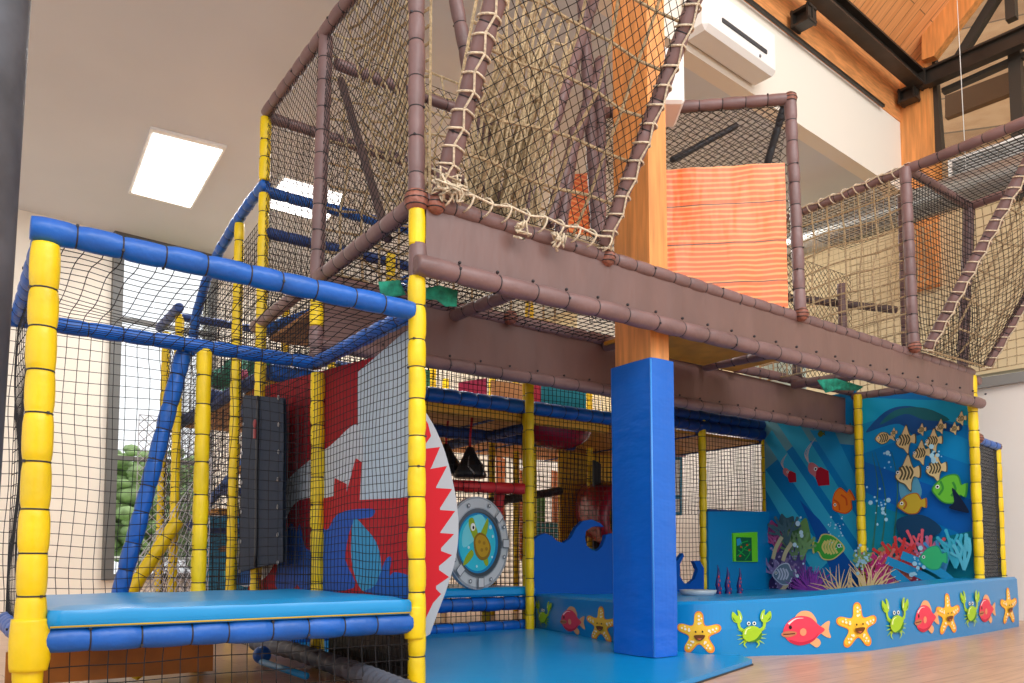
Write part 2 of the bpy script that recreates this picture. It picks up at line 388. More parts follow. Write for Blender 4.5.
# ceiling lights
def panel_light(quad, label):
    P = [onZ(x, y, ZC-.03) for x, y in quad]; c = sum(P, V())/4
    cu, cv = uv(c); hu = (P[1]-P[0]).length/2; hv = (P[3]-P[0]).length/2
    t = thing('ceiling_light', label, 'ceiling light', B(cu, cv, ZC))
    MB().slab([c+(p-c)*1.09 for p in P], (0, 0, 1), .03).build('frame', [WHITE], t)
    for a_, b_ in ((0, .49), (.51, 1)):
        Q = [P[0].lerp(P[3], a_), P[1].lerp(P[2], a_), P[1].lerp(P[2], b_), P[0].lerp(P[3], b_)]
        MB().slab(Q, (0, 0, -1), .01).build('diffuser', [mat('light_diffuser', (255, 253, 250), .5, emit=4)], t)
    return cu, cv, hu, hv
L1 = panel_light([(153, 133), (222, 150), (190, 207), (132, 192)], 'square white ceiling light panel left of the climbing frame')
L2 = panel_light([(285, 178), (345, 195), (325, 222), (262, 205)], 'white ceiling light panel seen through the upper left nets')
# grey round column at far left
tag(MB().tube([V((0, 0, FL))+f2*2.05-r2*1.455, V((0, 0, ZC+1))+f2*2.05-r2*1.455+r2*.11], .115, 28).build('round_column', [mat('galvanised_column', (92, 98, 108), .45, .3, 9, .25, 6)]), 'grey round metal column at the far left edge', 'column')
# ================================================================== LEFT BAY
bay = thing('climbing_bay', 'low netted bay of yellow posts and blue rails at front left', 'play frame', (1.1, 4.2, FL))
post(bay, XL, YF, FL, ZT-.04, r=.052)
post(bay, 1.23, YB, FL, ZT+.0, r=.043)
padpart(bay, 'padded_post', (XS+.045, YB, FL), (XS+.015, YB, 1.80), YEL, .045)
rail(bay, (XL-.055, YF, ZT+.015), (XS-.03, YF, ZT-.01), BLU, .049)
rail(bay, (XL-.3, YB, ZT), (XS-.02, YB, ZT), BLU, .043)
rail(bay, (XS, YF+.04, ZT), (XS, YB-.04, ZT), BLU, .043); rail(bay, (XL, YF+.04, ZT), (XL, YB-.04, ZT), BLU, .043)
rail(bay, (XL+.04, YF, .30), (XS-.03, YF, .30), BLU, .052); rail(bay, (XL+.04, YB, .30), (XS-.03, YB, .30), BLU, .05)
rail(bay, (XS, YF+.05, .30), (XS, YB-.05, .30), BLU, .045); rail(bay, (XL, YF+.05, .30), (XL, YB-.05, .30), BLU, .045)
MB().pad((XL, YF, .19), (XL, YF, .385), .068).build('joint_sleeve', [YEL, TIE], bay)
MB().pad((XS, YF, .22), (XS, YF, .38), .053).build('joint_sleeve', [YEL, TIE], bay)
a = V((1.13, YB+.06, ZT-.03)); b_ = onY(120, 592, YB+.1); rail(bay, a, a+(b_-a)*1.5 if False else b_+(b_-a)*.25, BLU, .045)
# roof net, back net, sides, skirt
net(bay, 'roof_net', ((XL, YF, ZT-.03), (XS, YF, ZT-.03), (XS, YB, ZT-.03), (XL, YB, ZT-.03)), .068, .0019, wob=.035, sag=-.05)
net(bay, 'wall_net', ((XL-.3, YB-.01, .34), (XS, YB-.01, .34), (XS, YB-.01, ZT), (XL-.3, YB-.01, ZT)), .058, .0019, wob=.03, seed=3)
net(bay, 'wall_net', ((XS-.02, YF, .34), (XS-.02, YB, .34), (XS-.02, YB, ZT), (XS-.02, YF, ZT)), .045, .0018, wob=.02, seed=7)
net(bay, 'wall_net', ((XL, YF, .34), (XL, YB, .34), (XL, YB, ZT), (XL, YF, ZT)), .058, .0019, wob=.03, seed=9)
net(bay, 'skirt_net', ((XL, YF, FL+.01), (XS, YF, FL+.01), (XS, YF, .27), (XL, YF, .27)), .068, .0021, wob=.02, seed=12)
net(bay, 'skirt_net', ((XS, YF, FL+.01), (XS, YB, FL+.01), (XS, YB, .27), (XS, YF, .27)), .05, .002, wob=.02, seed=13)
MB().box(((XL+XS)/2, (YF+YB)/2, .325), (XS-XL-.12, YB-YF-.12, .03)).build('deck_board', [PLY], bay)
# the brown support plank below
MB().box((.75, YB-.35, .09), (.95, .03, .16), 0).build('support_plank', [mat('plank_brown', (186, 112, 36), .6, .1, 8, .2, 5)], bay)
padpart(bay, 'padded_brace', (.85, YB-.25, FL+.04), (1.2, YB-.1, .28), YEL, .04)
# mat
mb = MB(); n1, n2 = 28, 20; x0, x1, y0, y1 = XL+.06, XS-.05, YF-.035, YB-.06; vs = []; fs = []
for j in range(n2+1):
    for i in range(n1+1):
        u, v = i/n1, j/n2; e = min(u, 1-u, v, 1-v)
        z = .432 - .018*math.exp(-e*40) + .006*noise.noise(V((u*5, v*5, 1)))
        vs.append((x0+(x1-x0)*u, y0+(y1-y0)*v, z))
fs = [[j*(n1+1)+i, j*(n1+1)+i+1, (j+1)*(n1+1)+i+1, (j+1)*(n1+1)+i] for j in range(n2) for i in range(n1)]
mb.add(vs, fs, 0, True)
per = [(i, 0) for i in range(n1)] + [(n1, j) for j in range(n2)] + [(i, n2) for i in range(n1, 0, -1)] + [(0, j) for j in range(n2, 0, -1)]
top = [V(vs[j*(n1+1)+i]) for i, j in per]; cen = V(((x0+x1)/2, (y0+y1)/2, 0)); N = len(top)
lo = []
for zz, k in ((.40, .010), (.37, .012+0), (.345, .004)):
    lo.append([V((p.x, p.y, zz)) + V(((p.x-cen.x)*k*1.0, (p.y-cen.y)*k*1.0, 0)) + V((0, -.004*noise.noise(V((p.x*9, zz*20, 0))), 0)) for p in top])
rings = [top]+lo; vv = [p for r_ in rings for p in r_]
mb.add(vv, [[k*N+i, (k+1)*N+i, (k+1)*N+(i+1) % N, k*N+(i+1) % N] for k in range(3) for i in range(N)], 0, True)
mt = mb.build('foam_mat', [SKYB, PLY]); tag(mt, 'light blue foam mat lying on the deck of the front left bay', 'mat')
pip = MB(); pip.tube([(x0, y0-.014, .352), (x1, y0-.014, .352)], .004, 6); pip.build('piping', [mat('yellow_piping', (196, 160, 40), .5)], mt, )
# ================================================================== FLOOR MAT and COLUMN
pts = [onZ(x, y, 0) for x, y in ((428, 700), (640, 700), (700, 676), (752, 659.5), (742, 655.5), (700, 654), (640, 646), (560, 632), (530, 627), (428, 636))]
pts[0] = V((XS+.06, YF-.35, 0)); pts[1] = V((2.75, 2.75, 0)); pts[-1] = V((XS+.06, 5.8, 0))
mb = MB(); mb.slab([p - V((0, 0, 0)) for p in pts], (0, 0, -1), .03)
o = mb.build('floor_mat', [SKYB]); tag(o, 'large light blue mat on the floor in front of the padded column', 'mat')
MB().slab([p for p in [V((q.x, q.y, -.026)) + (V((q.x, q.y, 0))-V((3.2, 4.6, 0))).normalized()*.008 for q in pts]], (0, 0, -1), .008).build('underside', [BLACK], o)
cx0, cy0 = 3.625, 3.60; ca, cb = .38, .215
ct = thing('timber_column', 'orange timber column with a blue padded lower sleeve', 'column', (cx0+cb/2, cy0+ca/2, 0))
zc = onY(650, 357, cy0).z
mb = MB(); 
# padded sleeve with gentle dents
vs = []; fs = []; nz = 40; rr = .018
def sleeve(z):
    P = []
    k = 1 + .0*z
    cs = [(cx0, cy0), (cx0+cb, cy0), (cx0+cb, cy0+ca), (cx0, cy0+ca)]
    cen = V((cx0+cb/2, cy0+ca/2, z))
    for i in range(4):
        a = V((*cs[i], z)); b_ = V((*cs[(i+1) % 4], z))
        for t in (.04, .2, .35, .5, .65, .8, .96):
            p = a+(b_-a)*t; d = (p-cen); w = noise.noise(V((p.x*4, p.y*4, z*3.2)))*.010 + .006*math.sin(math.pi*t)
            if t in (.04, .96): w *= .3
            P.append(p + V((d.x, d.y, 0)).normalized()*w)
    return P
for k in range(nz+1): vs += sleeve(.004 + (zc-.004)*k/nz)
M_ = 28
fs = [[k*M_+i, k*M_+(i+1) % M_, (k+1)*M_+(i+1) % M_, (k+1)*M_+i] for k in range(nz) for i in range(M_)]
fs += [list(range(M_))[::-1], [nz*M_+i for i in range(M_)]]
mb.add(vs, fs, 0, False); mb.build('padded_sleeve', [COLB], ct)
MB().tube([(cx0-.004, cy0-.004, .01), (cx0-.004, cy0-.004, zc-.01)], .006, 8).build('corner_seam_highlight', [mat('seam_highlight_blue', (70, 150, 232), .3)], ct, label='pale blue corner seam coloured as a highlight')  # lighter blue paints the corner highlight onto the seam piping
MB().box((cx0+cb/2+.0, cy0+ca/2, (zc+7)/2-.1), (cb-.05, ca-.05, 7-zc+.1)).build('timber_shaft', [TIMB], ct)
# ================================================================== PIRATE SHIP FRONT
ship = thing('ship_play_frame', 'raised brown ship-shaped frame of padded poles with long brown front panel', 'play frame', (5, 4.2, FL))
MB().pad((XS+.014, YF, FL), (XS-.004, YF, 2.03), .044).pad((XS-.006, YF, 2.19), (XS-.008, YF, 2.38), .044).build('padded_post', [YEL, TIE], ship)
MB().pad((XS, YF, 2.02), (XS, YF, 2.20), .047).build('joint_sleeve', [BRN, TIE], ship)
TOPZ = 4.04; Y5 = 5.98; TR = 3.97; PEY = 3.62
padpart(ship, 'mast', (XS-.01, YF, 2.40), (XS-.03, YF, 4.6), BRN, .0425)
wrap(ship, (XS-.01, YF, 2.425), .066); wrap(ship, (XS+.08, YF-.03, 2.42), .056)
post(ship, XE, PEY, FL, 2.34); post(ship, 7.885, 4.79, FL, 2.36); post(ship, XM, Y3, FL, 2.0)
padpart(ship, 'padded_rail', (XS+.03, YF-.02, 2.43), (XE, PEY, 2.37), BRN, .043)
padpart(ship, 'padded_rail', (XS-.04, YF-.055, 2.075), (XE+.03, PEY-.06, 2.07), BRN, .052, seg=.24)
for px in (606, 800, 912): p = onY(px, 300, YF); wrap(ship, (p.x, YF-.01, 2.41), .054)
mb = MB(); n = 60; vs = []; fs = []
for i in range(n+1):
    for j in range(7):
        x = XS+.03+(XE-XS-.03)*i/n; z = 2.09+(2.42-.05*i/n-2.09)*j/6
        e = math.sin(math.pi*j/6); vs.append((x, YF-.03 + (PEY-YF)*i/n + e*.010*noise.noise(V((x*3+z*2, 2, z*3))), z))
for i in range(n):
    for j in range(6): fs.append([i*7+j, (i+1)*7+j, (i+1)*7+j+1, i*7+j+1])
mb.add(vs, fs, 0, True); mb.add([(x, y+.02, z) for x, y, z in vs], [f[::-1] for f in fs], 0, True)
mb.build('front_panel', [BPAN], ship)
# lace knots along the tube, each its own part
kb = MB().ball((0, 0, 0), .009, 0, 8, 6, (1, 1.2, 1)).build('lace_knot', [TIE], ship); kb.location = V((XS+.2, YF-.078, 2.125))-V(ship['_o'])
def knots(x, x1, y, z, dx):
    while x < x1:
        k_ = kb.copy(); C.objects.link(k_); k_.parent = ship; k_.location = V((x, y, z))-V(ship['_o']); x += dx
kb.data.transform(__import__('mathutils').Matrix.Translation(V(ship['_o'])))
knots(XS+.435, XE, YF-.078, 2.125, .235)
# second beam
Y2 = 4.9; ZU2, ZL2 = 2.42, 2.0
padpart(ship, 'padded_rail', (XS, Y2, ZU2), (XM, Y2, ZU2), BRN, .045); padpart(ship, 'padded_rail', (XS, Y2, ZL2), (XM, Y2, ZL2), BRN, .048, seg=.24)
mb = MB(); mb.v = []; vs2 = [(x, y-YF+Y2, ZL2+(z-2.09)/.33*(ZU2-ZL2)) for x, y, z in vs]
mb.add([(XS+.02+(x-XS)*(XM-XS)/(XE-XS), y, z) for x, y, z in vs2], fs, 0, True)
mb.add([(XS+.02+(x-XS)*(XM-XS)/(XE-XS), y+.02, z) for x, y, z in vs2], [f[::-1] for f in fs], 0, True); mb.build('rear_panel', [BPAN], ship)
knots(XS+.2, XM, Y2-.05, ZL2+.05, .26)
# cross tubes and deck between beams
for x in (2.95, 4.4, 5.6, 6.9, XM-.05): padpart(ship, 'cross_rail', (x, YF+.05, 2.30), (x, Y2-.02, 2.36), BRN, .045)
padpart(ship, 'cross_rail', (XS, YF+.05, 2.425), (XS, 6.15, 2.40), BRN, .045)
wrap(ship, (3.42, Y2-.05, 2.42), .055); wrap(ship, (6.0, Y2-.05, 2.4), .05)
for xa, xb in ((4.3, 5.55), (5.65, 5.95)):
    MB().box(((xa+xb)/2, 4.25, 2.36), (xb-xa-.06, 1.15, .025)).build('deck_board', [PLY], ship)
net(ship, 'deck_net', ((XS, YF, 2.39), (4.3, YF, 2.39), (4.3, Y2, 2.39), (XS, Y2, 2.39)), .07, .003, seed=99)
MB().box((3.0, 5.5, 2.30), (2.0, 1.1, .03)).build('deck_board', [mat('brown_deck', (176, 120, 66), .6, .1, 6, .1, 4)], ship)
MB().box((5.6, 5.5, 2.35), (4.5, 1.05, .03)).build('deck_board', [PLY], ship)
def inner(n_): return mat(*n_)
# tower masts & rails
MB().pad((XS, YB, 1.83), (XS, YB, 2.10), .044).build('joint_sleeve', [BRN, TIE], ship)
MB().pad((XS, YB, 2.10), (XS, YB, 2.38), .043).build('padded_post', [YEL, TIE], ship)
padpart(ship, 'mast', (XS, YB, 2.42), (XS+.01, YB-.06, TOPZ-.02), BRN, .046)
padpart(ship, 'padded_rail', (XS, YF, TOPZ), (XS, Y5, TOPZ), BRN, .043)
padpart(ship, 'padded_rail', (XS, Y5, TOPZ-.03), (4.4, Y5, TOPZ-.03), BRN, .043)
padpart(ship, 'padded_rail', (XS+.1, YB, 3.9), (3.4, YB, 3.9), BRN, .04)
# dark bracing pole inside tower
a = onX(341, 80, XS+.06); b_ = onX(388, 240, XS+.06); padpart(ship, 'brace', a, b_, mat('dark_brown_vinyl', (84, 66, 64), .5), .026)
# flared front net  (window one)
def flare(xa, xb, z0, zt, lean, rr, rope=True, sd=0):
    a0 = V((xa, YF-.03, z0)); a1 = V((xa, YF-.03-(zt-z0)*lean, zt)); b0 = V((xb, YF-.03, z0)); b1 = V((xb, YF-.03-(zt-z0)*lean, zt))
    padpart(ship, 'flared_pole', a0, a1, BRN, rr); padpart(ship, 'flared_pole', b0, b1, BRN, rr*.85)
    padpart(ship, 'padded_rail', a1, b1, BRN, rr*.9)
    net(ship, 'flared_net', (a0, b0, b1, a1), .047, .0021, wob=.03, sag=.10, seed=sd, mode='dia')
    net(ship, 'cargo_net', (a0+V((0, .03, 0)), b0+V((0, .03, 0)), b1+V((0, .03, 0)), a1+V((0, .03, 0))), .24, .0095, wob=.06, sag=.03, m=DROPE, sides=6, seed=sd+5)
    nrm = V((0, -1, .1)) 
    lacing(ship, a0, a1, rr, (-.25, -1, 0)); lacing(ship, b0, b1, rr*.85, (.0, -1, 0), .1)
    return a0, a1, b0, b1
a0, a1, b0, b1 = flare(2.025, 3.15, 2.47, 4.1, .66, .052)
lacing(ship, (2.06, YF-.06, 2.46), (3.17, YF-.06, 2.47), .045, (0, -1, .3), .12)
flare(6.85, XE+.05, 2.42, 4.3, .64, .047, sd=30)
padpart(ship, 'brace', (2.12, YF+.1, 2.4), (2.12, YF+.05, 2.46), BRN, .05)
# loose rope bundle at the corner
mb = MB(); 
for k in range(16):
    p = V((2.05, YF-.10, 2.48)); q = [p + V((random.uniform(-.12, .08), random.uniform(-.05, .03), random.uniform(-.07, .09))) for _ in range(4)]
    mb.tube(q, .006, 6)
mb.build('rope_knot', [ROPE], ship)
for x in (2.5, 2.75):
    mb = MB()
    for k in range(9):
        p = V((x, YF-.09, 2.38)); mb.tube([p + V((random.uniform(-.05, .05), random.uniform(-.03, .02), random.uniform(-.05, .06))) for _ in range(3)], .007, 6)
    mb.build('rope_knot', [ROPE], ship)
# side nets of tower
net(ship, 'side_net', ((XS, YF, 2.36), (XS, YB, 2.36), (XS, YB, TOPZ), (XS, YF, TOPZ)), .042, .0019, mode='dia', wob=.02, seed=20)
net(ship, 'side_net', ((XS, YB, 2.36), (XS, Y5, 2.4), (XS, Y5, TOPZ), (XS, YB, TOPZ)), .042, .0019, mode='dia', wob=.02, seed=21)
net(ship, 'side_net', ((XS, Y5, 2.3), (4.4, Y5, 2.3), (4.4, Y5, TOPZ), (XS, Y5, TOPZ)), .05, .0022, wob=.02, seed=22)
net(ship, 'side_net', ((XS, YB+.05, 2.4), (3.5, YB+.05, 2.4), (3.5, YB+.05, TOPZ), (XS, YB+.05, TOPZ)), .06, .002, mode='dia', wob=.02, seed=23)
# cargo rope nets inside the tower
net(ship, 'cargo_net', ((XS+.12, YF+.1, 2.5), (XS+.12, 4.05, 2.5), (XS+.12, 4.75, 4.15), (XS+.12, YF+.1, 4.15)), .10, .0085, m=DROPE, sides=5, wob=.09, seed=41)
net(ship, 'cargo_net', ((2.25, 4.0, 2.45), (3.1, 4.2, 2.45), (3.3, 4.0, 4.2), (2.45, 3.7, 4.2)), .075, .010, m=DROPE, sides=5, wob=.10, seed=45, aspect=2.2)
net(ship, 'cargo_net', ((2.1, 5.3, 2.45), (4.2, 5.3, 2.45), (4.2, 5.3, 4.4), (2.1, 5.3, 4.4)), .16, .0095, m=DROPE, sides=5, wob=.09, seed=47)
# hanging rope strands, thick curtain
mb = MB()
for k in range(46):
    t = random.random(); x = 2.82+.42*t; y = 4.0+random.uniform(-.15, .15); z = 3.95
    p = []
    for j in range(9): p.append((x - .33*j/8 + random.uniform(-.02, .02), y + random.uniform(-.02, .02), z - j/8*random.uniform(1.2, 1.5)))
    mb.tube(p, .0085, 5)
mb.build('rope_strands', [DROPE], ship, kind='stuff')
# inner poles
for a, b_ in (((597, 235), (583, 0)), ((560, 235), (575, 130)), ((500, 215), (470, 60)), ((600, 60), (600, 240)), ((515, 245), (600, -20)), ((548, 225), (602, 60)), ((455, -5), (470, 78))):
    padpart(ship, 'inner_pole', onY(a[0], a[1], 4.3), onY(b_[0], b_[1], 4.3), BRN, .045)
# middle diagonal plank sheet bay
pr = V((5.06, YF+.02, 0))
padpart(ship, 'mast', (5.1, YF, 2.42), (5.04, YF, 4.03), BRN, .044); wrap(ship, (5.04, YF, 4.04), .052)
pl = V((3.95, 4.56, 0))
padpart(ship, 'padded_rail', (5.04, YF, 4.04), (pl.x, pl.y, 4.04), BRN, .043)
dg = (pl-pr).normalized()
net(ship, 'side_net', (pr+V((0, 0, 2.4)), pl+V((0, 0, 2.4)), pl+V((0, 0, 4.0)), pr+V((0, 0, 4.0))), .05, .0022, mode='dia', wob=.01, seed=60)
net(ship, 'roof_net', ((5.04, YF, 4.0), (3.95, 4.56, 4.0), (5.6, 5.8, 4.0), (6.6, 4.9, 4.0)), .06, .0024, mode='dia', seed=61)
padpart(ship, 'brace', onY(672, 160, 4.7), onY(736, 126, 4.7), BLACK, .03); padpart(ship, 'brace', onY(767, 165, 3.95), onY(784, 106, 3.75), BLACK, .03)
# right tower
padpart(ship, 'mast', (6.68, YF, 2.38), (6.64, YF, TR), BRN, .046); wrap(ship, (6.68, YF, TR), .055)
padpart(ship, 'padded_rail', (6.68, 2.1, TR), (6.68, 5.2, TR), BRN, .043)
padpart(ship, 'padded_rail', (6.68, YF, TR), (XE, YF+.05, TR), BRN, .04); padpart(ship, 'mast', (XE-.05, YF+.15, 2.38), (XE, YF+.05, TR), BRN, .05)
padpart(ship, 'padded_rail', (XE, YF+.05, TR), (XE, 1.8, TR), BRN, .04)
padpart(ship, 'brace', (6.75, YF+.1, 3.8), (7.1, YF+.3, 2.4), BRN, .035); padpart(ship, 'mast', (7.35, 4.6, 2.4), (7.35, 4.6, 3.4), BRN, .045)
net(ship, 'cargo_net', ((6.68, YF, 2.4), (6.68, 5.1, 2.4), (6.68, 5.1, TR), (6.68, YF, TR)), .155, .0085, m=DROPE, sides=5, wob=.05, seed=63)
net(ship, 'side_net', ((6.66, YF, 2.4), (6.66, 5.1, 2.4), (6.66, 5.1, TR), (6.66, YF, TR)), .055, .0022, m=DROPE, wob=.02, seed=64)
net(ship, 'side_net', ((6.68, YF, 2.4), (XE, YF, 2.4), (XE, YF, TR), (6.68, YF, TR)), .05, .0025, wob=.02, seed=65)
net(ship, 'roof_net', ((6.68, 2.1, TR), (XE, 2.1, TR), (XE, 4.9, TR), (6.68, 4.9, TR)), .055, .0025, wob=.02, seed=66)
net(ship, 'side_net', ((XM, 4.9, 2.4), (XM, 3.2, 2.4), (XM, 3.2, TR), (XM, 4.9, TR)), .08, .005, m=DROPE, sides=5, wob=.05, seed=67)
net(ship, 'side_net', ((6.68, 4.9, 2.45), (XM, 4.9, 2.45), (XM, 4.9, 3.7), (6.68, 4.9, 3.7)), .055, .0025, mode='dia', seed=68)
lacing(ship, (6.68, YF, TR), (6.68, 5.1, TR), .043, (-1, 0, .3), .12)
padpart(ship, 'brace', (6.68, 5.1, 3.3), (XM, 4.4, 3.2), mat('dark_brown_vinyl', (84, 66, 64), .5), .04)
padpart(ship, 'brace', (7.0, 4.9, 2.45), (7.1, 4.9, 3.5), mat('dark_brown_vinyl', (84, 66, 64), .5), .05)
MB().box((6.1, 6.3, 2.9), (1.6, .03, .9)).build('canvas_panel', [mat('pale_canvas', (226, 222, 206), .8)], ship)
MB().box((7.6, 5.6, 3.0), (1.1, .03, .9)).build('canvas_panel', [mat('mint_canvas', (206, 226, 216), .8)], ship)
# small lower side frame right of the end post
p = onX(997, 447, 8.6)
padpart(ship, 'padded_post', (p.x, p.y, FL), (p.x, p.y, p.z-.02), YEL, .036)
padpart(ship, 'padded_rail', (p.x+.02, p.y, p.z), (XE+.09, PEY+.03, p.z+.01), BLU, .04); wrap(ship, (p.x, p.y, p.z), .045); wrap(ship, (XE+.05, PEY-.01, p.z+.01), .052)
net(ship, 'side_net', ((p.x, p.y, 0), (XE, PEY, 0), (XE, PEY, p.z), (p.x, p.y, p.z)), .035, .004, seed=70)
# printed plank sheet
def sheet_mat():
    m = bpy.data.materials.new('printed_planks'); m.use_nodes = True; n = m.node_tree; b = n.nodes['Principled BSDF']; L = n.links.new
    tc = n.nodes.new('ShaderNodeTexCoord'); mp = n.nodes.new('ShaderNodeMapping'); L(tc.outputs['Object'], mp.inputs[0]); mp.inputs['Scale'].default_value = (.45, .45, 1.3)
    wv = n.nodes.new('ShaderNodeTexWave'); wv.bands_direction = 'Z'; wv.inputs['Scale'].default_value = 6; wv.inputs['Distortion'].default_value = 6.5; wv.inputs['Detail Scale'].default_value = .5; wv.inputs['Detail'].default_value = 2
    L(mp.outputs[0], wv.inputs[0])
    r = n.nodes.new('ShaderNodeValToRGB'); e = r.color_ramp.elements; e[0].color = (lin(232), lin(106), lin(44), 1); e[1].color = (lin(250), lin(166), lin(96), 1); e[0].position = .5; e[1].position = .98
    L(wv.outputs[0], r.inputs[0])
    sx = n.nodes.new('ShaderNodeSeparateXYZ'); L(tc.outputs['Object'], sx.inputs[0])
    mo = n.nodes.new('ShaderNodeMath'); mo.operation = 'PINGPONG'; mo.inputs[1].default_value = .15; L(sx.outputs['Z'], mo.inputs[0])
    lt = n.nodes.new('ShaderNodeMath'); lt.operation = 'LESS_THAN'; lt.inputs[1].default_value = .004; L(mo.outputs[0], lt.inputs[0])
    mx = n.nodes.new('ShaderNodeMixRGB'); L(lt.outputs[0], mx.inputs[0]); L(r.outputs[0], mx.inputs[1]); mx.inputs[2].default_value = (.12, .05, .02, 1)
    L(mx.outputs[0], b.inputs['Base Color']); b.inputs['Roughness'].default_value = .3
    t = n.nodes.new('ShaderNodeTexNoise'); t.inputs['Scale'].default_value = 3; mp2 = n.nodes.new('ShaderNodeMapping'); mp2.inputs['Scale'].default_value = (3, 3, .7); L(tc.outputs['Object'], mp2.inputs[0]); L(mp2.outputs[0], t.inputs[0])
    bu = n.nodes.new('ShaderNodeBump'); bu.inputs['Strength'].default_value = .2; bu.inputs['Distance'].default_value = .05; L(t.outputs[0], bu.inputs['Height']); L(bu.outputs[0], b.inputs['Normal'])
    return m
mb = MB(); zt_ = onY(760, 166, 3.9).z; nn = 16; off = V((dg.y, -dg.x, 0))*-.05
zt_ = 3.55
g1 = pr + dg*.05; g2 = pr + dg*1.25
vs = []
for i in range(nn+1):
    for j in range(nn+1):
        p = g1 + (g2-g1)*(i/nn); z = 2.36+(zt_-2.36)*j/nn
        vs.append(p + V((-1, -1, 0)).normalized()*(.03+.02*noise.noise(V((i*.5, j*.13, 0)))) + V((0, 0, z)))
fs = [[i*(nn+1)+j, (i+1)*(nn+1)+j, (i+1)*(nn+1)+j+1, i*(nn+1)+j+1] for i in range(nn) for j in range(nn)]
mb.add(vs, fs, 0, True); mb.add([p+V((.008, .008, 0)) for p in vs], [f[::-1] for f in fs], 0, True)
o = mb.build('plank_print_sheet', [sheet_mat()]); tag(o, 'glossy orange vinyl sheet printed as wooden planks beside the timber column', 'vinyl sheet')
MB().box((4.3, 4.75, 2.85), (.5, .02, .75)).build('plank_print_sheet', [MC['pale_canvas']]) if False else None
# small orange sheet seen through the flared net
p = [onY(x, y, 4.7) for x, y in ((568, 232), (566, 175), (597, 172), (600, 238))]
tag(MB().slab(p, (0, 1, 0), .01).build('plank_print_sheet', [o.data.materials[0]]), 'small orange printed plank sheet seen through the flared front net', 'vinyl sheet')
# green cloth scraps
def scrap(pts, y, label):
    mb = MB(); P = [onY(px, py, y) for px, py in pts]; c = sum(P, V())/len(P)
    vs = [c]; N = len(P); 
    for k in range(1, 4):
        for p in P: q = c + (p-c)*k/3; vs.append(q + V((0, .03*noise.noise(q*14), .012*noise.noise(q*30))))
    fs = [[0, 1+i, 1+(i+1) % N] for i in range(N)] + [[1+(k-1)*N+i, 1+k*N+i, 1+k*N+(i+1) % N, 1+(k-1)*N+(i+1) % N] for k in (1, 2) for i in range(N)]
    mb.add(vs, fs, 0, True); o = mb.build('cloth_scrap', [GREEN]); m_ = o.modifiers.new('s', 'SOLIDIFY'); m_.thickness = .006
    tag(o, label, 'cloth')
scrap(((424, 287), (440, 284), (457, 292), (456, 306), (445, 307), (436, 299), (424, 300)), YF+.15, 'torn green cloth hanging under the brown beam beside the corner post')
scrap(((378, 282), (400, 280), (405, 295), (390, 298), (380, 295)), YF+.35, 'green cloth scrap tied left of the corner post')
scrap(((818, 380), (835, 379), (862, 387), (858, 391), (835, 389), (826, 393)), 4.3, 'green cloth caught under the brown beam above the sea murals')
# ================================================================== SIDE TOWER (blue and yellow, going back)
tow = thing('side_climbing_tower', 'tall netted tower of yellow posts and curved blue rails behind the front bay', 'play frame', (XS, 7, FL))
post(tow, XS, Y5, FL, 3.40, r=.042); MB().pad((XS, Y5, 3.50), (XS, Y5, TOPZ-.04), .043).build('padded_post', [YEL, TIE], tow)
post(tow, XS, 6.6, FL, 3.38, r=.042); post(tow, XS, 8.6, FL, 3.12); post(tow, XS-.02, 9.1, FL, 3.05)
pts = [V((XS, 5.96, 3.47)), V((XS, 6.3, 3.465)), V((XS, 6.66, 3.43)), V((XS, 7.19, 3.34)), V((XS, 7.6, 3.2)), V((XS, 7.95, 2.95)), V((XS, 8.1, 2.6))]
mb = MB()
for a, b_ in zip(pts, pts[1:]): mb.pad(a, b_, .043, seg=.14, ends=False)
mb.build('curved_rail', [BLU, TIE], tow)
for z in (3.42, 3.1): rail(tow, (XS, Y5, z), (4.6, Y5, z), NAVY if z < 3.2 else BLU)
for z in (3.1, 2.85): rail(tow, (XS, 8.6, z), (4.4, 8.6, z), NAVY)
rail(tow, (XS-.05, 8.4, 3.14), (XS-.05, 9.3, 3.14), NAVY, .05)
rail(tow, (XS+.05, 6.3, 2.4), (XS+1.3, 5.9, 3.0), BLU)
for x, y in ((3.3, 6.7), (2.9, 5.8), (4.3, 5.8), (3.4, 8.2), (2.6, 7.4)): post(tow, x, y, FL, 3.1, r=.04)
post(tow, 2.75, 5.05, 2.3, 2.75)
rail(tow, (2.6, 5.1, 2.55), (3.3, 5.6, 2.75), BLU)
net(tow, 'side_net', ((XS+.01, Y5, FL), (XS+.01, 8.6, FL), (XS+.01, 8.6, 2.95), (XS+.01, Y5, 3.25)), .05, .0024, wob=.02, seed=81)
net(tow, 'side_net', ((XS-.01, YB, FL), (XS-.01, Y5, FL), (XS-.01, Y5, 2.3), (XS-.01, YB, 2.3)), .05, .0022, wob=.02, seed=82)
net(tow, 'side_net', ((XS, 8.6, FL), (XS-.02, 9.2, FL), (XS-.02, 9.2, 2.95), (XS, 8.6, 2.95)), .06, .003, mode='dia', seed=83)
net(tow, 'side_net', ((XS, 6.5, 2.3), (4.4, 6.5, 2.3), (4.4, 6.5, 3.2), (XS, 6.5, 3.2)), .05, .0024, seed=84)
net(tow, 'side_net', ((XS, 8.6, 2.0), (4.4, 8.6, 2.0), (4.4, 8.6, 2.95), (XS, 8.6, 2.95)), .06, .003, seed=85)
net(tow, 'pale_net', ((XS-.3, 8.9, 0), (XS+1.2, 8.9, 0), (XS+1.2, 8.9, 2.1), (XS-.3, 8.9, 2.1)), .07, .005, mode='dia', m=GCORD, seed=86)
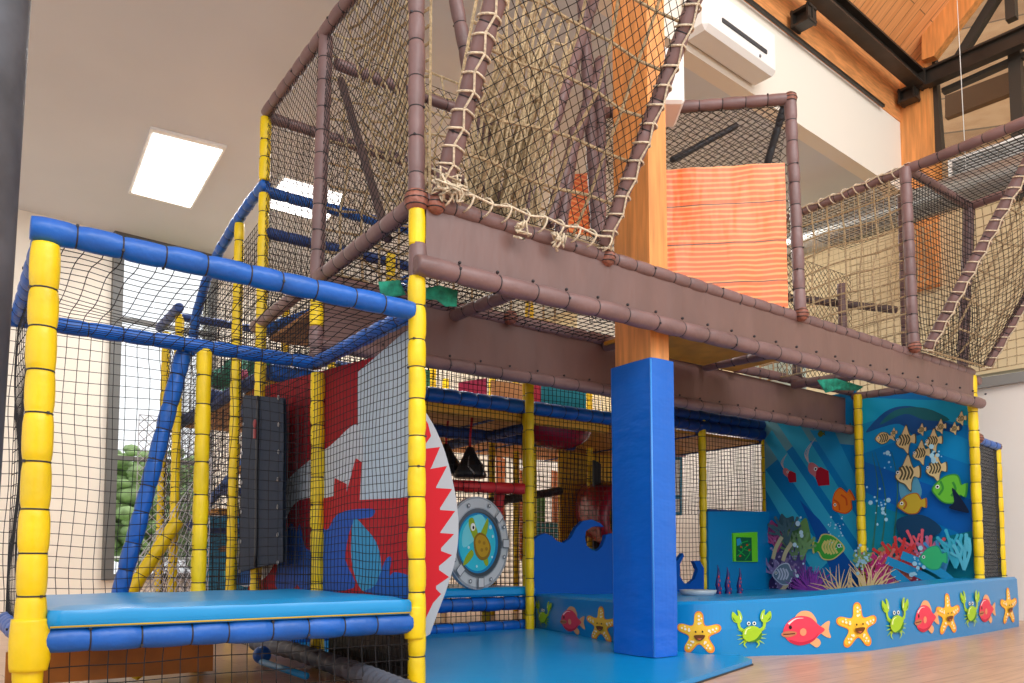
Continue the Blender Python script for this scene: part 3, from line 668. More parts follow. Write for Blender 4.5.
net(tow, 'pale_net', ((XS-.75, 7.2, 0), (XS-.02, 7.2, 0), (XS-.02, 7.2, 1.5), (XS-.72, 7.2, .4)), .06, .004, mode='dia', m=GCORD, seed=87)
padpart(tow, 'padded_brace', onY(130, 592, 7.2), onY(178, 520, 7.2), YEL, .055)
padpart(tow, 'padded_post', onY(172, 600, 7.25), onY(180, 318, 7.9), YEL, .036)
# stairs with slanted handrails
for sx in (0, .5):
    rail(tow, (XS+.15+sx, 8.6, .95), (XS+.35+sx, 6.3, 1.85), mat('pale_blue_vinyl', (86, 124, 196), .5), .04)
for k in range(6):
    y = 8.3-.36*k; z = .9+.17*k
    MB().box((XS+.6, y, z), (.8, .34, .05), 0).build('stair_tread', [PLY if k % 2 else NAVY], tow)
# dark curtain with zip and eyelets
c0 = onX(245, 395, XS-.06); 
P = [onX(x, y, XS-.1) for x, y in ((245, 398), (283, 398), (283, 562), (240, 571))]
P = [V((XS-.10, q.y, q.z)) for q in (onX(243, 395, XS-.10), onX(284, 398, XS-.10), onX(283, 562, XS-.10), onX(239, 572, XS-.10))]
cur = thing('zip_curtain', 'charcoal padded curtain with a red-pulled zip hanging on the net', 'curtain', (XS-.05, P[0].y, P[3].z))
mb = MB(); n = 12; vs = []
for i in range(n+1):
    for j in range(n+1):
        u, v = i/n, j/n; p = P[0]*(1-u)*(1-v)+P[1]*u*(1-v)+P[2]*u*v+P[3]*(1-u)*v
        vs.append(p + V((-.02*math.sin(math.pi*u) + .008*noise.noise(p*3), 0, 0)))
fs = [[i*(n+1)+j, (i+1)*(n+1)+j, (i+1)*(n+1)+j+1, i*(n+1)+j+1] for i in range(n) for j in range(n)]
mb.add(vs, fs, 0, True); mb.add([p+V((.02, 0, 0)) for p in vs], [f[::-1] for f in fs], 0, True); mb.build('sheet', [GREYV], cur)
mb = MB(); mb.tube([vs[6*(n+1)+j] + V((-.012, 0, 0)) for j in range(n+1)], .011, 6); zp = mb.build('zip', [BLACK], cur)
q = vs[6*(n+1)+2]; mb = MB(); mb.ball(q+V((-.03, 0, 0)), .02, sc=(.6, 1, 1.6)); mb.box(q+V((-.03, 0, -.07)), (.012, .03, .07)); mb.build('zip_pull', [mat('dull_red', (150, 60, 64), .5)], zp, label='dull red zip pull')
STL = mat('eyelet_metal', (170, 172, 176), .3, metal=.8)
for i in (0, n):
    for j in range(0, n+1, 2):
        p = vs[i*(n+1)+j].lerp(vs[(n//2)*(n+1)+j], .13); c = p + V((-.012, 0, 0))
        MB().tube([c+V((0, .012*math.cos(t), .012*math.sin(t))) for t in [k*math.pi/4 for k in range(9)]], .004, 5).build('eyelet', [STL], cur)
# ------------------------------------------------------------------ flat artwork on panels
def smooth(pts, k=4, closed=True):
    out = []; n = len(pts)
    rng = range(n) if closed else range(n-1)
    for i in rng:
        p0, p1, p2, p3 = [pts[(i+d) % n] if closed else pts[min(max(i+d, 0), n-1)] for d in (-1, 0, 1, 2)]
        for s in range(k):
            t = s/k
            out.append(tuple(.5*((2*p1[c]) + (-p0[c]+p2[c])*t + (2*p0[c]-5*p1[c]+4*p2[c]-p3[c])*t*t + (-p0[c]+3*p1[c]-3*p2[c]+p3[c])*t**3) for c in (0, 1)))
    if not closed: out.append(pts[-1])
    return out
class Art:
    """flat colour shapes layered a fraction of a millimetre apart on one panel"""
    def __init__(s, mapf, toward): s.map = mapf; s.t = V(toward); s.mb = MB(); s.mats = []; s.k = 1; s.maxe = 0
    def mi(s, c, rough=.55):
        m = mat('print_%02x%02x%02x' % tuple(int(max(0, min(255, q))) for q in c), c, rough, spec=.25)
        if m not in s.mats: s.mats.append(m)
        return s.mats.index(m)
    def poly(s, pts, c, sm=False, lift=None):
        if sm: pts = smooth(pts)
        k = s.k; s.k += 1
        off = s.t*(.0005*k if lift is None else lift)
        n = len(pts); mi = s.mi(c)
        from mathutils.geometry import tessellate_polygon
        tri = [tuple(t) for t in tessellate_polygon([[V((x, y, 0)) for x, y in pts]])]
        if s.maxe:
            pts = list(pts); cache = {}; out = []; stack = tri
            def midp(i, j):
                key = (min(i, j), max(i, j))
                if key not in cache: pts.append(((pts[i][0]+pts[j][0])/2, (pts[i][1]+pts[j][1])/2)); cache[key] = len(pts)-1
                return cache[key]
            while stack:
                i, j, l = stack.pop()
                E = [(math.dist(pts[p], pts[q]), p, q, r_) for p, q, r_ in ((i, j, l), (j, l, i), (l, i, j))]
                d, p, q, r_ = max(E)
                if d > s.maxe: m = midp(p, q); stack += [(p, m, r_), (m, q, r_)]
                else: out.append((i, j, l))
            tri = out
        P = [s.map(x, y)+off for x, y in pts]
        s.mb.add(P, [list(t) for t in tri], mi)
    def ell(s, x, y, rx, ry, c, rot=0, n=20):
        cr, sr = math.cos(rot), math.sin(rot)
        s.poly([(x+rx*math.cos(a)*cr-ry*math.sin(a)*sr, y+rx*math.cos(a)*sr+ry*math.sin(a)*cr) for a in [2*math.pi*i/n for i in range(n)]], c)
    def stroke(s, pts, w, c, taper=True, sm=True):
        if sm: pts = smooth(pts, 5, False)
        L, R = [], []; n = len(pts)
        for i, p in enumerate(pts):
            a = pts[max(i-1, 0)]; b = pts[min(i+1, n-1)]; dx, dy = b[0]-a[0], b[1]-a[1]; l = math.hypot(dx, dy) or 1
            ww = w*(1-.85*i/(n-1)) if taper else w
            L.append((p[0]-dy/l*ww/2, p[1]+dx/l*ww/2)); R.append((p[0]+dy/l*ww/2, p[1]-dx/l*ww/2))
        s.poly(L+R[::-1], c)
    def ring(s, x, y, r, w, c, fill=None):
        s.ell(x, y, r, r, c, n=14)
        if fill: s.ell(x, y, r-w, r-w, fill, n=14)
    def build(s, name, parent, **kw):
        o = s.mb.build(name, s.mats, parent, **kw)
        return o
def lerp(a, b, t): return a+(b-a)*t
# artwork is drawn in centimetres on each panel: (x across, y down) from the panel's upper left corner
def panel_map(o, ux, uz=V((0, 0, -1)), k=.01):
    o = V(o); return lambda x, y: o + ux*(x*k) + uz*(y*k)
def shift(pts, x, y, sc=1, flip=1, rot=0):
    cr, sr = math.cos(rot), math.sin(rot)
    return [(x+sc*(flip*a*cr-b*sr), y+sc*(flip*a*sr+b*cr)) for a, b in pts]
FISH = [(-10, 0), (-7, -4), (-2, -6.5), (4, -5), (8, -1.5), (13, -5), (12, 0), (13.5, 5), (8, 1.8), (4, 5), (-2, 6.5), (-7, 4)]
DISC = [(-9, 1), (-6, -4), (-1, -8), (5, -8.5), (8, -3), (11, -4), (11, 4), (8, 3), (5, 8), (-1, 8.5), (-6, 5)]
ANGEL = [(-8, 2), (-5, -2), (-2, -6), (2, -13), (4, -7), (6, -3), (10, -4), (10, 4), (6, 3), (4, 7), (3, 13), (-1, 8), (-5, 6)]
# ================================================================== SEA MURALS on the end wall of the pit
XP = XM-.07
def mural(y_left, y_right, zt, zb_, label):
    w = abs(y_left-y_right)*100; h = (zt-zb_)*100
    root = thing('sea_mural', label, 'mural', (XP, (y_left+y_right)/2, zb_))
    mb = MB(); mb.box((XP+.012, (y_left+y_right)/2, (zt+zb_)/2), (.02, abs(y_left-y_right), zt-zb_)); mb.build('backing_panel', [mat('print_blue_back', (14, 128, 178), .3, .15, 2)], root)
    a = Art(panel_map((XP-.001, y_left, zt), V((0, -1, 0))), (-1, 0, 0)); return root, a, w, h
# mural one: Y from Y3 to 4.9 ; pixel helper converts photo pixels to centimetres on the panel
def pxm(y_left, zt):
    def g(x, y):
        p = onX(x, y, XP); return ((y_left-p.y)*100, (zt-p.z)*100)
    return g
m1, a1_, w1, h1 = mural(Y3-.03, 4.84, 2.42, .25, 'pale blue sea mural panel with two red squid and an orange fish')
g1m = pxm(Y3-.03, 2.42)
def P_(g, pts): return [g(*p) for p in pts]
def clip_rect(pts, w, h, m=.3): return [(min(max(x, m), w-m), min(max(y, m), h-m)) for x, y in pts]
a = a1_
a.poly([(.5, .5), (w1-.5, .5), (w1-.5, h1-.5), (.5, h1-.5)], (0, 128, 192))
a.poly(clip_rect(P_(g1m, [(765, 415), (860, 425), (860, 445), (800, 440), (765, 470)]), w1, h1), (104, 158, 168))
for q, c in (([(775, 420), (800, 425), (862, 520), (862, 545)], (44, 172, 206)), ([(765, 440), (772, 430), (862, 560), (862, 585)], (52, 178, 214)), ([(766, 490), (766, 470), (830, 560), (815, 575)], (58, 184, 218)), ([(810, 430), (835, 432), (864, 480), (864, 505)], (30, 154, 204)), ([(800, 500), (820, 520), (862, 575), (862, 597), (840, 590)], (14, 88, 172))):
    a.poly(clip_rect(P_(g1m, q), w1, h1), c)
def squid(a, g, x, y, s, flip=1):
    for k in range(5):
        a.stroke(P_(g, [(x-2*s, y-2*s), (x-(8+k)*s, y-(10+2*k)*s), (x-(9-2*k)*s, y-(22+3*k)*s)]), 1.6*s, (214, 196, 196))
    a.poly(P_(g, shift([(-8, -8), (-3, -9), (5, -2), (9, 2), (3, 8), (-3, 4), (-8, -1)], x, y, s)), (206, 120, 124), True)
    a.poly(P_(g, shift([(0, -3), (4, -5), (12, -1), (13, 13), (2, 14), (-1, 6)], x, y, s)), (176, 18, 44))
    gx, gy = g(x-1*s, y-3*s); a.ell(gx, gy, 2.2*s, 2.2*s, (240, 240, 240)); a.ell(gx, gy, 1.2*s, 1.2*s, (20, 20, 30))
squid(a, g1m, 817, 472, 1.0); squid(a, g1m, 789, 474, .62)
def fish(a, g, x, y, sx, sy, c, c2, shape=FISH, stripes=3, flip=1, eye=True, rot=0):
    gx, gy = g(x, y); R = lambda pts: [(gx+flip*(p*math.cos(rot)-q*math.sin(rot)), gy+(p*math.sin(rot)+q*math.cos(rot))) for p, q in [(u*sx, v*sy) for u, v in pts]]
    a.poly(R([(u*1.12, v*1.1) for u, v in shape]), c2, True); a.poly(R(shape), c, True)
    for k in range(stripes):
        t = -4+8*k/max(1, stripes-1); h = 5.5 - abs(t)*.25
        a.stroke(R([(t-1, -h), (t+1.2, 0), (t-1, h)]), 1.5*sx, c2, False)
    if eye: e = R([(-6.3, -.8)])[0]; a.ell(e[0], e[1], 1.3*sx, 1.3*sx, (245, 245, 240)); a.ell(e[0], e[1], .7*sx, .7*sx, (20, 20, 20))
fish(a, g1m, 842, 502, 1.25, 1.5, (250, 130, 30), (226, 84, 30), DISC, 2, 1, rot=-.5)
fish(a, g1m, 831, 547, 1.75, 1.5, (70, 176, 66), (226, 214, 120), DISC, 5, -1)
fish(a, g1m, 822, 434, .35, .5, (120, 130, 40), (60, 90, 50), FISH, 0, 1, False)
random.seed(11)
def coral(a, g, x, y, h, c, n=5, w=2.6, W=None, lean=0):
    """branching coral, rounded twigs rising from one root"""
    for k in range(n):
        t = -math.pi/2 + lean + (k-(n-1)/2)*.36 + random.uniform(-.08, .08); hh = h*random.uniform(.75, 1.05)
        m = (x+hh*.5*math.cos(t*.9-.157), y+hh*.55*math.sin(t)); e = (x+hh*math.cos(t), y+hh*math.sin(t))
        a.stroke(clip_rect(P_(g, [(x, y), m, e]), *W), w, c, False); ex, ey = g(*e); ex = min(max(ex, w), W[0]-w); a.ell(ex, ey, w*.62, w*.62, c, n=9)
        for sd in (-1, 1):
            e2 = (m[0]+hh*.34*math.cos(t+sd*.75), m[1]+hh*.36*math.sin(t+sd*.75))
            a.stroke(clip_rect(P_(g, [m, ((m[0]+e2[0])/2, (m[1]+e2[1])/2+.5), e2]), *W), w*.8, c, False); ex, ey = g(*e2); ex = min(max(ex, w), W[0]-w); a.ell(ex, ey, w*.5, w*.5, c, n=8)
def speckle(a, g, x, y, rx, ry, c, n, r, W):
    for _ in range(n):
        t = random.uniform(0, 6.28); q = math.sqrt(random.random()); gx, gy = g(x+rx*q*math.cos(t), y+ry*q*math.sin(t))
        if r < gx < W[0]-r and r < gy < W[1]-r: a.ell(gx, gy, r*random.uniform(.5, 1.1), r*random.uniform(.5, 1.1), c, n=7)
def blob(g, x, y, rx, ry, n=9, j=.3): return P_(g, [(x+rx*math.cos(t)*random.uniform(1-j, 1+j), y+ry*math.sin(t)*random.uniform(1-j, 1+j)) for t in [2*math.pi*k/n for k in range(n)]])
for x, y, rx, ry, c in ((786, 528, 9, 14, (70, 100, 110)), (796, 538, 10, 15, (90, 130, 80)), (776, 535, 6, 14, (160, 70, 120)), (783, 560, 12, 22, (96, 84, 140)), (800, 555, 9, 18, (110, 96, 160)), (806, 535, 7, 14, (116, 160, 90)), (781, 585, 12, 12, (70, 50, 100)), (800, 586, 14, 10, (60, 40, 90))):
    a.poly(clip_rect(blob(g1m, x, y, rx, ry), w1, h1), c, True)
coral(a, g1m, 779, 552, 24, (206, 96, 150), 4, 2.4, (w1, h1)); coral(a, g1m, 797, 560, 30, (120, 150, 110), 4, 3.2, (w1, h1)); coral(a, g1m, 790, 545, 28, (84, 110, 120), 4, 3.4, (w1, h1), -.2)
coral(a, g1m, 805, 560, 26, (132, 172, 110), 3, 3.4, (w1, h1), .2); coral(a, g1m, 784, 590, 34, (150, 130, 176), 4, 3.6, (w1, h1)); coral(a, g1m, 806, 592, 30, (112, 84, 156), 5, 3.2, (w1, h1))
speckle(a, g1m, 783, 560, 10, 20, (170, 156, 200), 26, 1.3, (w1, h1)); speckle(a, g1m, 802, 560, 7, 16, (150, 134, 190), 20, 1.2, (w1, h1)); speckle(a, g1m, 790, 588, 16, 8, (190, 160, 210), 22, 1.1, (w1, h1))
for x, y, l in ((780, 548, 22), (790, 552, 18), (786, 590, 14)):
    a.stroke(clip_rect(P_(g1m, [(x, y+l/2), (x+3, y), (x+9, y-l/2)]), w1, h1), 5, (206, 190, 150), False)
fish(a, g1m, 790, 574, 1.4, 1.3, (110, 130, 150), (200, 204, 220), DISC, 4, 1)
def anem(a, g, x, y, R, c, n=26, w=1.6, a0=-3.0, a1=-.15, W=(0, 0)):
    for k in range(n):
        t = a0+(a1-a0)*k/(n-1)+random.uniform(-.06, .06); r = R*random.uniform(.7, 1.1); b = random.uniform(-.25, .25)
        q = [(x, y), (x+r*.5*math.cos(t+b), y+r*.55*math.sin(t+b)), (x+r*math.cos(t), y+r*math.sin(t))]
        q = clip_rect(P_(g, q), *W); a.stroke(q, w, c)
for sd, c in ((1, (120, 50, 140)), (2, (176, 86, 190)), (3, (150, 70, 176))): anem(a, g1m, 821, 594, 28, c, W=(w1, h1), w=2.4)
anem(a, g1m, 850, 598, 34, (250, 214, 150), 20, 2.2, -2.9, -.4, W=(w1, h1))
for x, y, r in [(812+random.uniform(-5, 5), 520+14*k+random.uniform(-3, 3), random.uniform(1, 2.6)) for k in range(5)]+[(808, 524, 3), (812, 536, 2.4), (805, 545, 2.6)]+[(848+random.uniform(-10, 6), 528+random.uniform(-12, 22), random.uniform(.4, 1.1)) for k in range(26)]:
    gx, gy = g1m(x, y); a.ell(gx, gy, r, r, (200, 228, 240), n=10)
a.build('printed_scene', m1)
# mural two: Y 4.87 to 3.57
m2, a, w2, h2 = mural(4.82, PEY+.05, 2.34, .22, 'bright sea mural panel crowded with striped fish and coral')
g2m = pxm(4.82, 2.34); CL = lambda q: clip_rect(P_(g2m, q), w2, h2)
a.poly([(.4, .4), (w2-.4, .4), (w2-.4, h2-.4), (.4, h2-.4)], (0, 124, 196))
for q, c in (([(860, 390), (980, 400), (980, 425), (900, 410), (860, 430)], (16, 168, 212)), ([(860, 460), (980, 500), (980, 540), (860, 490)], (8, 100, 186)), ([(860, 425), (900, 412), (980, 440), (980, 465), (900, 440), (860, 455)], (8, 144, 206)), ([(860, 500), (920, 520), (980, 580), (980, 600), (860, 560)], (10, 140, 170)), ([(930, 540), (980, 530), (980, 600), (900, 600)], (12, 128, 146))):
    a.poly(CL(q), c)
a.poly(CL([(866, 432), (885, 412), (905, 406), (926, 410), (950, 424), (962, 424), (958, 432), (930, 430), (915, 436), (900, 424), (880, 428)]), (24, 84, 150), True)
a.poly(CL([(880, 425), (896, 410), (925, 408), (950, 420), (925, 420), (905, 414)]), (30, 110, 120), True)
a.poly(CL([(900, 480), (912, 470), (922, 490), (916, 505), (902, 500)]), (92, 166, 196), True)
for x, y in ((872, 500), (880, 510), (892, 500)):
    a.stroke(CL([(x, 560), (x+6, y-10), (x+random.uniform(-6, 14), 452)]), 2.2, (50, 120, 110))
for x, y, s in ((884, 438, .95), (905, 440, 1.15), (921, 453, 1.0), (907, 473, 1.45), (936, 468, 1.15), (934, 441, .95), (923, 430, .5), (942, 427, .6), (956, 429, .5), (963, 419, .55), (896, 433, .4)):
    fish(a, g2m, x, y, s*.92, s*.95, (232, 208, 150), (92, 84, 58), ANGEL if x != 884 else FISH, 4, 1)
fish(a, g2m, 950, 489, 1.5, 1.5, (110, 200, 60), (60, 150, 60), DISC, 2, 1, rot=.15)
fish(a, g2m, 913, 504, 1.35, 1.1, (200, 170, 50), (170, 100, 40), DISC, 1, 1)
a.poly(CL([(955, 488), (963, 497), (972, 512), (965, 512), (952, 508), (957, 502)]), (18, 34, 60), True)
a.poly(CL([(900, 520), (925, 515), (945, 530), (925, 540), (905, 538)]), (22, 66, 100), True)
W2 = (w2, h2)
for x, y, rx, ry, c in ((880, 574, 14, 18, (196, 50, 120)), (900, 584, 20, 14, (190, 30, 110)), (872, 564, 8, 12, (120, 160, 90)), (922, 586, 16, 12, (180, 60, 110)), (888, 556, 8, 12, (150, 170, 110)), (912, 572, 12, 12, (216, 80, 100))):
    a.poly(clip_rect(blob(g2m, x, y, rx, ry, 13, .2), w2, h2), c, True)
for x, y, h, c, n_, ln in ((924, 566, 44, (232, 96, 112), 5, 0), (934, 570, 40, (196, 116, 156), 4, .1), (949, 572, 46, (70, 150, 206), 4, -.1), (961, 568, 50, (66, 184, 210), 4, 0), (970, 570, 42, (96, 196, 218), 3, 0), (905, 572, 42, (216, 62, 62), 5, -.1), (890, 576, 36, (224, 120, 110), 5, 0), (880, 580, 34, (206, 60, 130), 5, .1), (896, 588, 30, (226, 90, 160), 6, 0), (914, 584, 30, (236, 120, 90), 4, .2), (873, 570, 26, (140, 180, 110), 4, 0)):
    coral(a, g2m, x, y, h*.8, c, n_, 2.9, W2, ln)
speckle(a, g2m, 890, 572, 18, 18, (240, 150, 190), 40, 1.1, W2); speckle(a, g2m, 915, 575, 14, 14, (250, 190, 170), 26, 1.0, W2); speckle(a, g2m, 876, 555, 8, 12, (176, 210, 230), 16, 1.7, W2)
for q in ([(900, 560), (935, 575), (965, 592)], [(905, 570), (930, 590), (950, 598)], [(915, 555), (950, 570), (975, 590)]):
    a.stroke(CL(q), 8, (40, 150, 200), False)
fish(a, g2m, 945, 558, 1.2, 1.2, (60, 190, 120), (40, 160, 130), DISC, 0, 1)
anem(a, g2m, 882, 598, 40, (248, 212, 150), 34, 2.6, -3.0, -.1, W=(w2, h2))
gx, gy = g2m(925, 592); a.ell(gx, gy, 12, 7, (214, 196, 206)); 
for k in range(7): a.stroke([(gx-10+3*k, gy-4), (gx-8+3*k, gy+5)], .8, (120, 96, 120), False, False)
for k in range(70):
    cx, cy, s = random.choice(((890, 500, 16), (897, 515, 14), (945, 455, 9), (952, 460, 8), (935, 560, 12), (930, 575, 9), (880, 560, 14), (905, 460, 10)))
    gx, gy = g2m(cx+random.uniform(-s*.5, s*.5), cy+random.uniform(-s, s)); r = random.choice((.6, .8, 1.1, 1.9, 2.4)); a.ell(gx, gy, r, r, (168, 216, 232), n=9)
a.build('printed_scene', m2)
# ================================================================== LEDGE with printed sea creatures
bot = [(531, 626, 0), (602, 640, 0), (650, 649, 0), (690, 652, 0), (722, 654, -.01), (760, 656, FL), (812, 654.5, FL), (866, 651, FL), (890, 647.8, FL), (940, 640, FL), (979, 634, FL), (1019, 626.5, FL)]
tops = [593.5, 599, 601.5, 601.5, 601, 599.5, 596.5, 591.5, 589.5, 584, 580, 577]
lb = []; lt = []
for (x, y, z), ty in zip(bot, tops):
    p = onZ(x, y, z); d = math.hypot(p.x, p.y)
    q = ray(x, ty); t = math.hypot(q.x, q.y); zt2 = EYE + q.z*d/t
    lb.append(V((p.x, p.y, FL))); lt.append(V((p.x, p.y, zt2)))
def cr3(P, k=8):
    out = []
    for i in range(len(P)-1):
        p0, p1, p2, p3 = P[max(i-1, 0)], P[i], P[i+1], P[min(i+2, len(P)-1)]
        for s in range(k): t = s/k; out.append(.5*((2*p1)+(-p0+p2)*t+(2*p0-5*p1+4*p2-p3)*t*t+(-p0+3*p1-3*p2+p3)*t**3))
    out.append(P[-1]); return out
LB, LT = cr3(lb), cr3(lt)
led = thing('padded_ledge', 'long curved blue padded ledge printed with starfish, crabs and fish', 'padded ledge', (LB[40].x, LB[40].y, FL))
mb = MB(); n = len(LB); fr = []; 
def inward(i):
    a = LB[max(i-1, 0)]; b_ = LB[min(i+1, n-1)]; d = (b_-a).normalized(); return V((-d.y, d.x, 0))
vs = []
for i in range(n):
    w = inward(i); e = .012
    vs += [LB[i], LB[i]*.5+LT[i]*.5 - w*.006, LT[i]-V((0, 0, .02)), LT[i]+w*.02, LT[i]+w*.35, LB[i]+w*.35]
fs = [[i*6+j, (i+1)*6+j, (i+1)*6+j+1, i*6+j+1] for i in range(n-1) for j in range(5)] + [[0, 1, 2, 3, 4, 5][::-1], [(n-1)*6+j for j in range(6)]]
mb.add(vs, fs, 0, False); lbody = mb.build('ledge_body', [mat('ledge_blue', (0, 132, 196), .3, .12, 3)], led)
# arc-length map: s along the ledge (m), t height fraction
S_ = [0]
for i in range(1, n): S_.append(S_[-1]+(LB[i]-LB[i-1]).length)
def ledge_at(s, z):
    import bisect
    i = min(max(bisect.bisect(S_, s)-1, 0), n-2); f_ = (s-S_[i])/(S_[i+1]-S_[i]); b_ = LB[i].lerp(LB[i+1], f_); t = LT[i].lerp(LT[i+1], f_)
    return b_, t, inward(i).lerp(inward(i+1), f_)
def s_of_px(x):
    best = None
    for i in range(n-1):
        for f_ in (0, .25, .5, .75):
            p = LB[i].lerp(LB[i+1], f_); q = p-EO; dep = q.dot(f2); lx = 512+F*q.dot(r2)/dep
            e = abs(lx-x)
            if best is None or e < best[0]: best = (e, S_[i]+f_*(S_[i+1]-S_[i]))
    return best[1]
CM = []
def creature(kind, px, sc, zc=.5, sx=1):
    s0 = s_of_px(px); b0, t0, _ = ledge_at(s0, 0)
    H = t0.z-b0.z; zc_ = b0.z + H*zc
    def mp(x, y):
        b_, t, w = ledge_at(s0+x*sc*sx/100, 0); z = zc_-y*sc/100; fr_ = min(max((z-b_.z)/(t.z-.02-b_.z), 0), 1)
        q = b_.lerp(t, 1) if False else V((b_.x, b_.y, z)); return q - w*(.0035+.006*(1-abs(2*fr_-1)))
    a = Art(mp, -ledge_at(s0, 0)[2]); a.maxe = 3.0
    if kind == 'star':
        def star(R, r, n=5, rot=-math.pi/2): 
            return [((R if k % 2 == 0 else r)*math.cos(rot+math.pi*k/n), (R if k % 2 == 0 else r)*math.sin(rot+math.pi*k/n)) for k in range(2*n)]
        def fat(R, r, w):
            out = []
            for k in range(5):
                t = -math.pi/2+2*math.pi*k/5; nx, ny = -math.sin(t), math.cos(t)
                tip = (R*math.cos(t), R*math.sin(t)); v0 = t-math.pi/5
                out += [(r*math.cos(v0), r*math.sin(v0)), (tip[0]*.86-nx*w, tip[1]*.86-ny*w), tip, (tip[0]*.86+nx*w, tip[1]*.86+ny*w)]
            return out
        a.poly(fat(14.6, 6.7, 2.6), (240, 140, 50), True); a.poly(shift(fat(13.3, 6.0, 2.2), -.3, -.2), (250, 196, 56), True)
        for k in range(5):
            t = -math.pi/2+2*math.pi*k/5
            for r in (6.5, 9, 11.3): a.ell(r*math.cos(t), r*math.sin(t), 1.1-.06*r*.6, 1.1-.06*r*.6, (252, 238, 205), n=9)
            for r in (7, 10): a.ell(r*math.cos(t+.16), r*math.sin(t+.16), .55, .55, (252, 238, 205), n=8)
        a.ell(-2, -1.3, .55, .7, (70, 45, 20), n=10); a.ell(2.2, -1.5, .55, .7, (70, 45, 20), n=10)
        a.poly([(-3, 1), (3.4, .6), (2.7, 3), (.6, 4.2), (-1.8, 3.6)], (110, 62, 24), True); a.poly([(-1.4, 3), (1.8, 2.8), (.5, 3.8)], (220, 110, 70))
        nm = 'starfish_print'
    elif kind == 'crab':
        G = (166, 206, 44)
        for sd in (-1, 1):
            for k, (q) in enumerate(([(4.5, 0), (9, -2.6)], [(4.5, 2), (9.5, 1.4)], [(4.5, 3.6), (9, 4.4)], [(3.8, 5), (8, 8)])): a.stroke([(sd*u, v) for u, v in q], 1.2, G, True, False)
            a.stroke([(sd*3, 5.5), (sd*4.6, 8), (sd*2.8, 10.5)], 1.6, G); a.stroke([(sd*4, -1), (sd*7.5, -3.5), (sd*8.2, -8)], 1.8, G, False)
            a.poly([(sd*6.8, -7), (sd*5.6, -10), (sd*6.6, -14), (sd*8.6, -15.5), (sd*8.4, -11.5), (sd*11.6, -14.6), (sd*12.4, -11), (sd*11.4, -8.2), (sd*9, -6.6)], G, True)
            a.poly([(sd*9.6, -7.6), (sd*11.6, -9), (sd*12, -11.4), (sd*11.2, -10)], (60, 120, 40))
            a.stroke([(sd*6.6, -9), (sd*7.4, -13.4)], .9, (232, 244, 190), True, False)
            a.ell(sd*1.6, -6.2, 1.2, 1.3, (240, 246, 230), n=12); a.ell(sd*1.6, -6.2, .6, .7, (20, 30, 20), n=10)
        a.ell(0, 1, 6.3, 5.6, G); a.poly([(6, 0), (5.6, 4), (2, 6.3), (-2, 6.2), (2.6, 4.4)], (70, 130, 44), True)
        a.stroke([(-4.6, 1), (-3.6, -2.2), (-.5, -3.4)], 1.3, (230, 244, 170)); nm = 'crab_print'
    else:
        T = (236, 170, 118)
        a.poly([(-5, -7), (-1, -11.5), (5, -10.6), (8, -4), (0, -4)], T, True); a.poly([(9, 0), (13, -4), (16.5, -5), (15.6, 0), (17, 5), (13, 4)], T, True); a.poly([(2, 6), (8, 5), (10.4, 8), (8, 10.6), (5, 9)], T, True)
        a.poly([(-11.5, 1), (-9, -5), (-3, -8.6), (4, -7.6), (9, -3), (13, 0), (9.4, 3), (5, 7), (-2, 9), (-8, 6.8)], (232, 64, 88), True)
        a.poly([(-8, 5.4), (-2, 7), (5, 5.4), (9, 2), (5, 7), (-2, 9), (-7, 7.4)], (196, 40, 70), True)
        a.stroke([(-8.6, -4), (-4.6, -7), (0, -7.4)], 1.2, (252, 214, 214)); a.ell(-7.6, -2, .9, 1.2, (40, 20, 30), n=10); a.ell(-.5, 1, 1.9, 2.3, (236, 150, 110))
        a.poly([(-12.4, 1.4), (-9, .2), (-4.6, .8), (-4.8, 2.6), (-9, 4), (-12, 3.2)], (196, 120, 84), True); a.stroke([(-11.6, 2.2), (-5.2, 1.8)], .6, (70, 30, 20), False, False); nm = 'fish_print'
    a.build(nm, lbody)
for k, x, s, q in (('crab', 543.5, .9, 1.7), ('fish', 570.5, 1.0, 1.6), ('star', 601, .98, 1.75), ('star', 697.5, 1.02, 1), ('crab', 748.5, .97, 1.3), ('fish', 801, 1.12, 1.2), ('star', 854, 1.16, 1.3), ('crab', 892, 1.16, 1.5), ('fish', 920.5, 1.18, 1.35), ('star', 944, 1.22, 1.4), ('crab', 966.5, 1.2, 1.4), ('fish', 982, 1.16, 1.35), ('star', 1004.5, 1.24, 1.5)): creature(k, x, s, .425, q)
# floor of the pit behind the ledge
pit = [LT[i]+inward(i)*.3 for i in range(0, n, 6)]
mb = MB(); mb.slab([V((p.x, p.y, .28)) for p in pit] + [V((XP-.02, 3.75, .28)), V((XP-.02, Y3-.05, .28)), V((4.75, Y3-.05, .28))], (0, 0, -1), .05)
tag(mb.build('pit_mat', [SKYB]), 'light blue padded floor enclosed behind the curved ledge', 'mat')
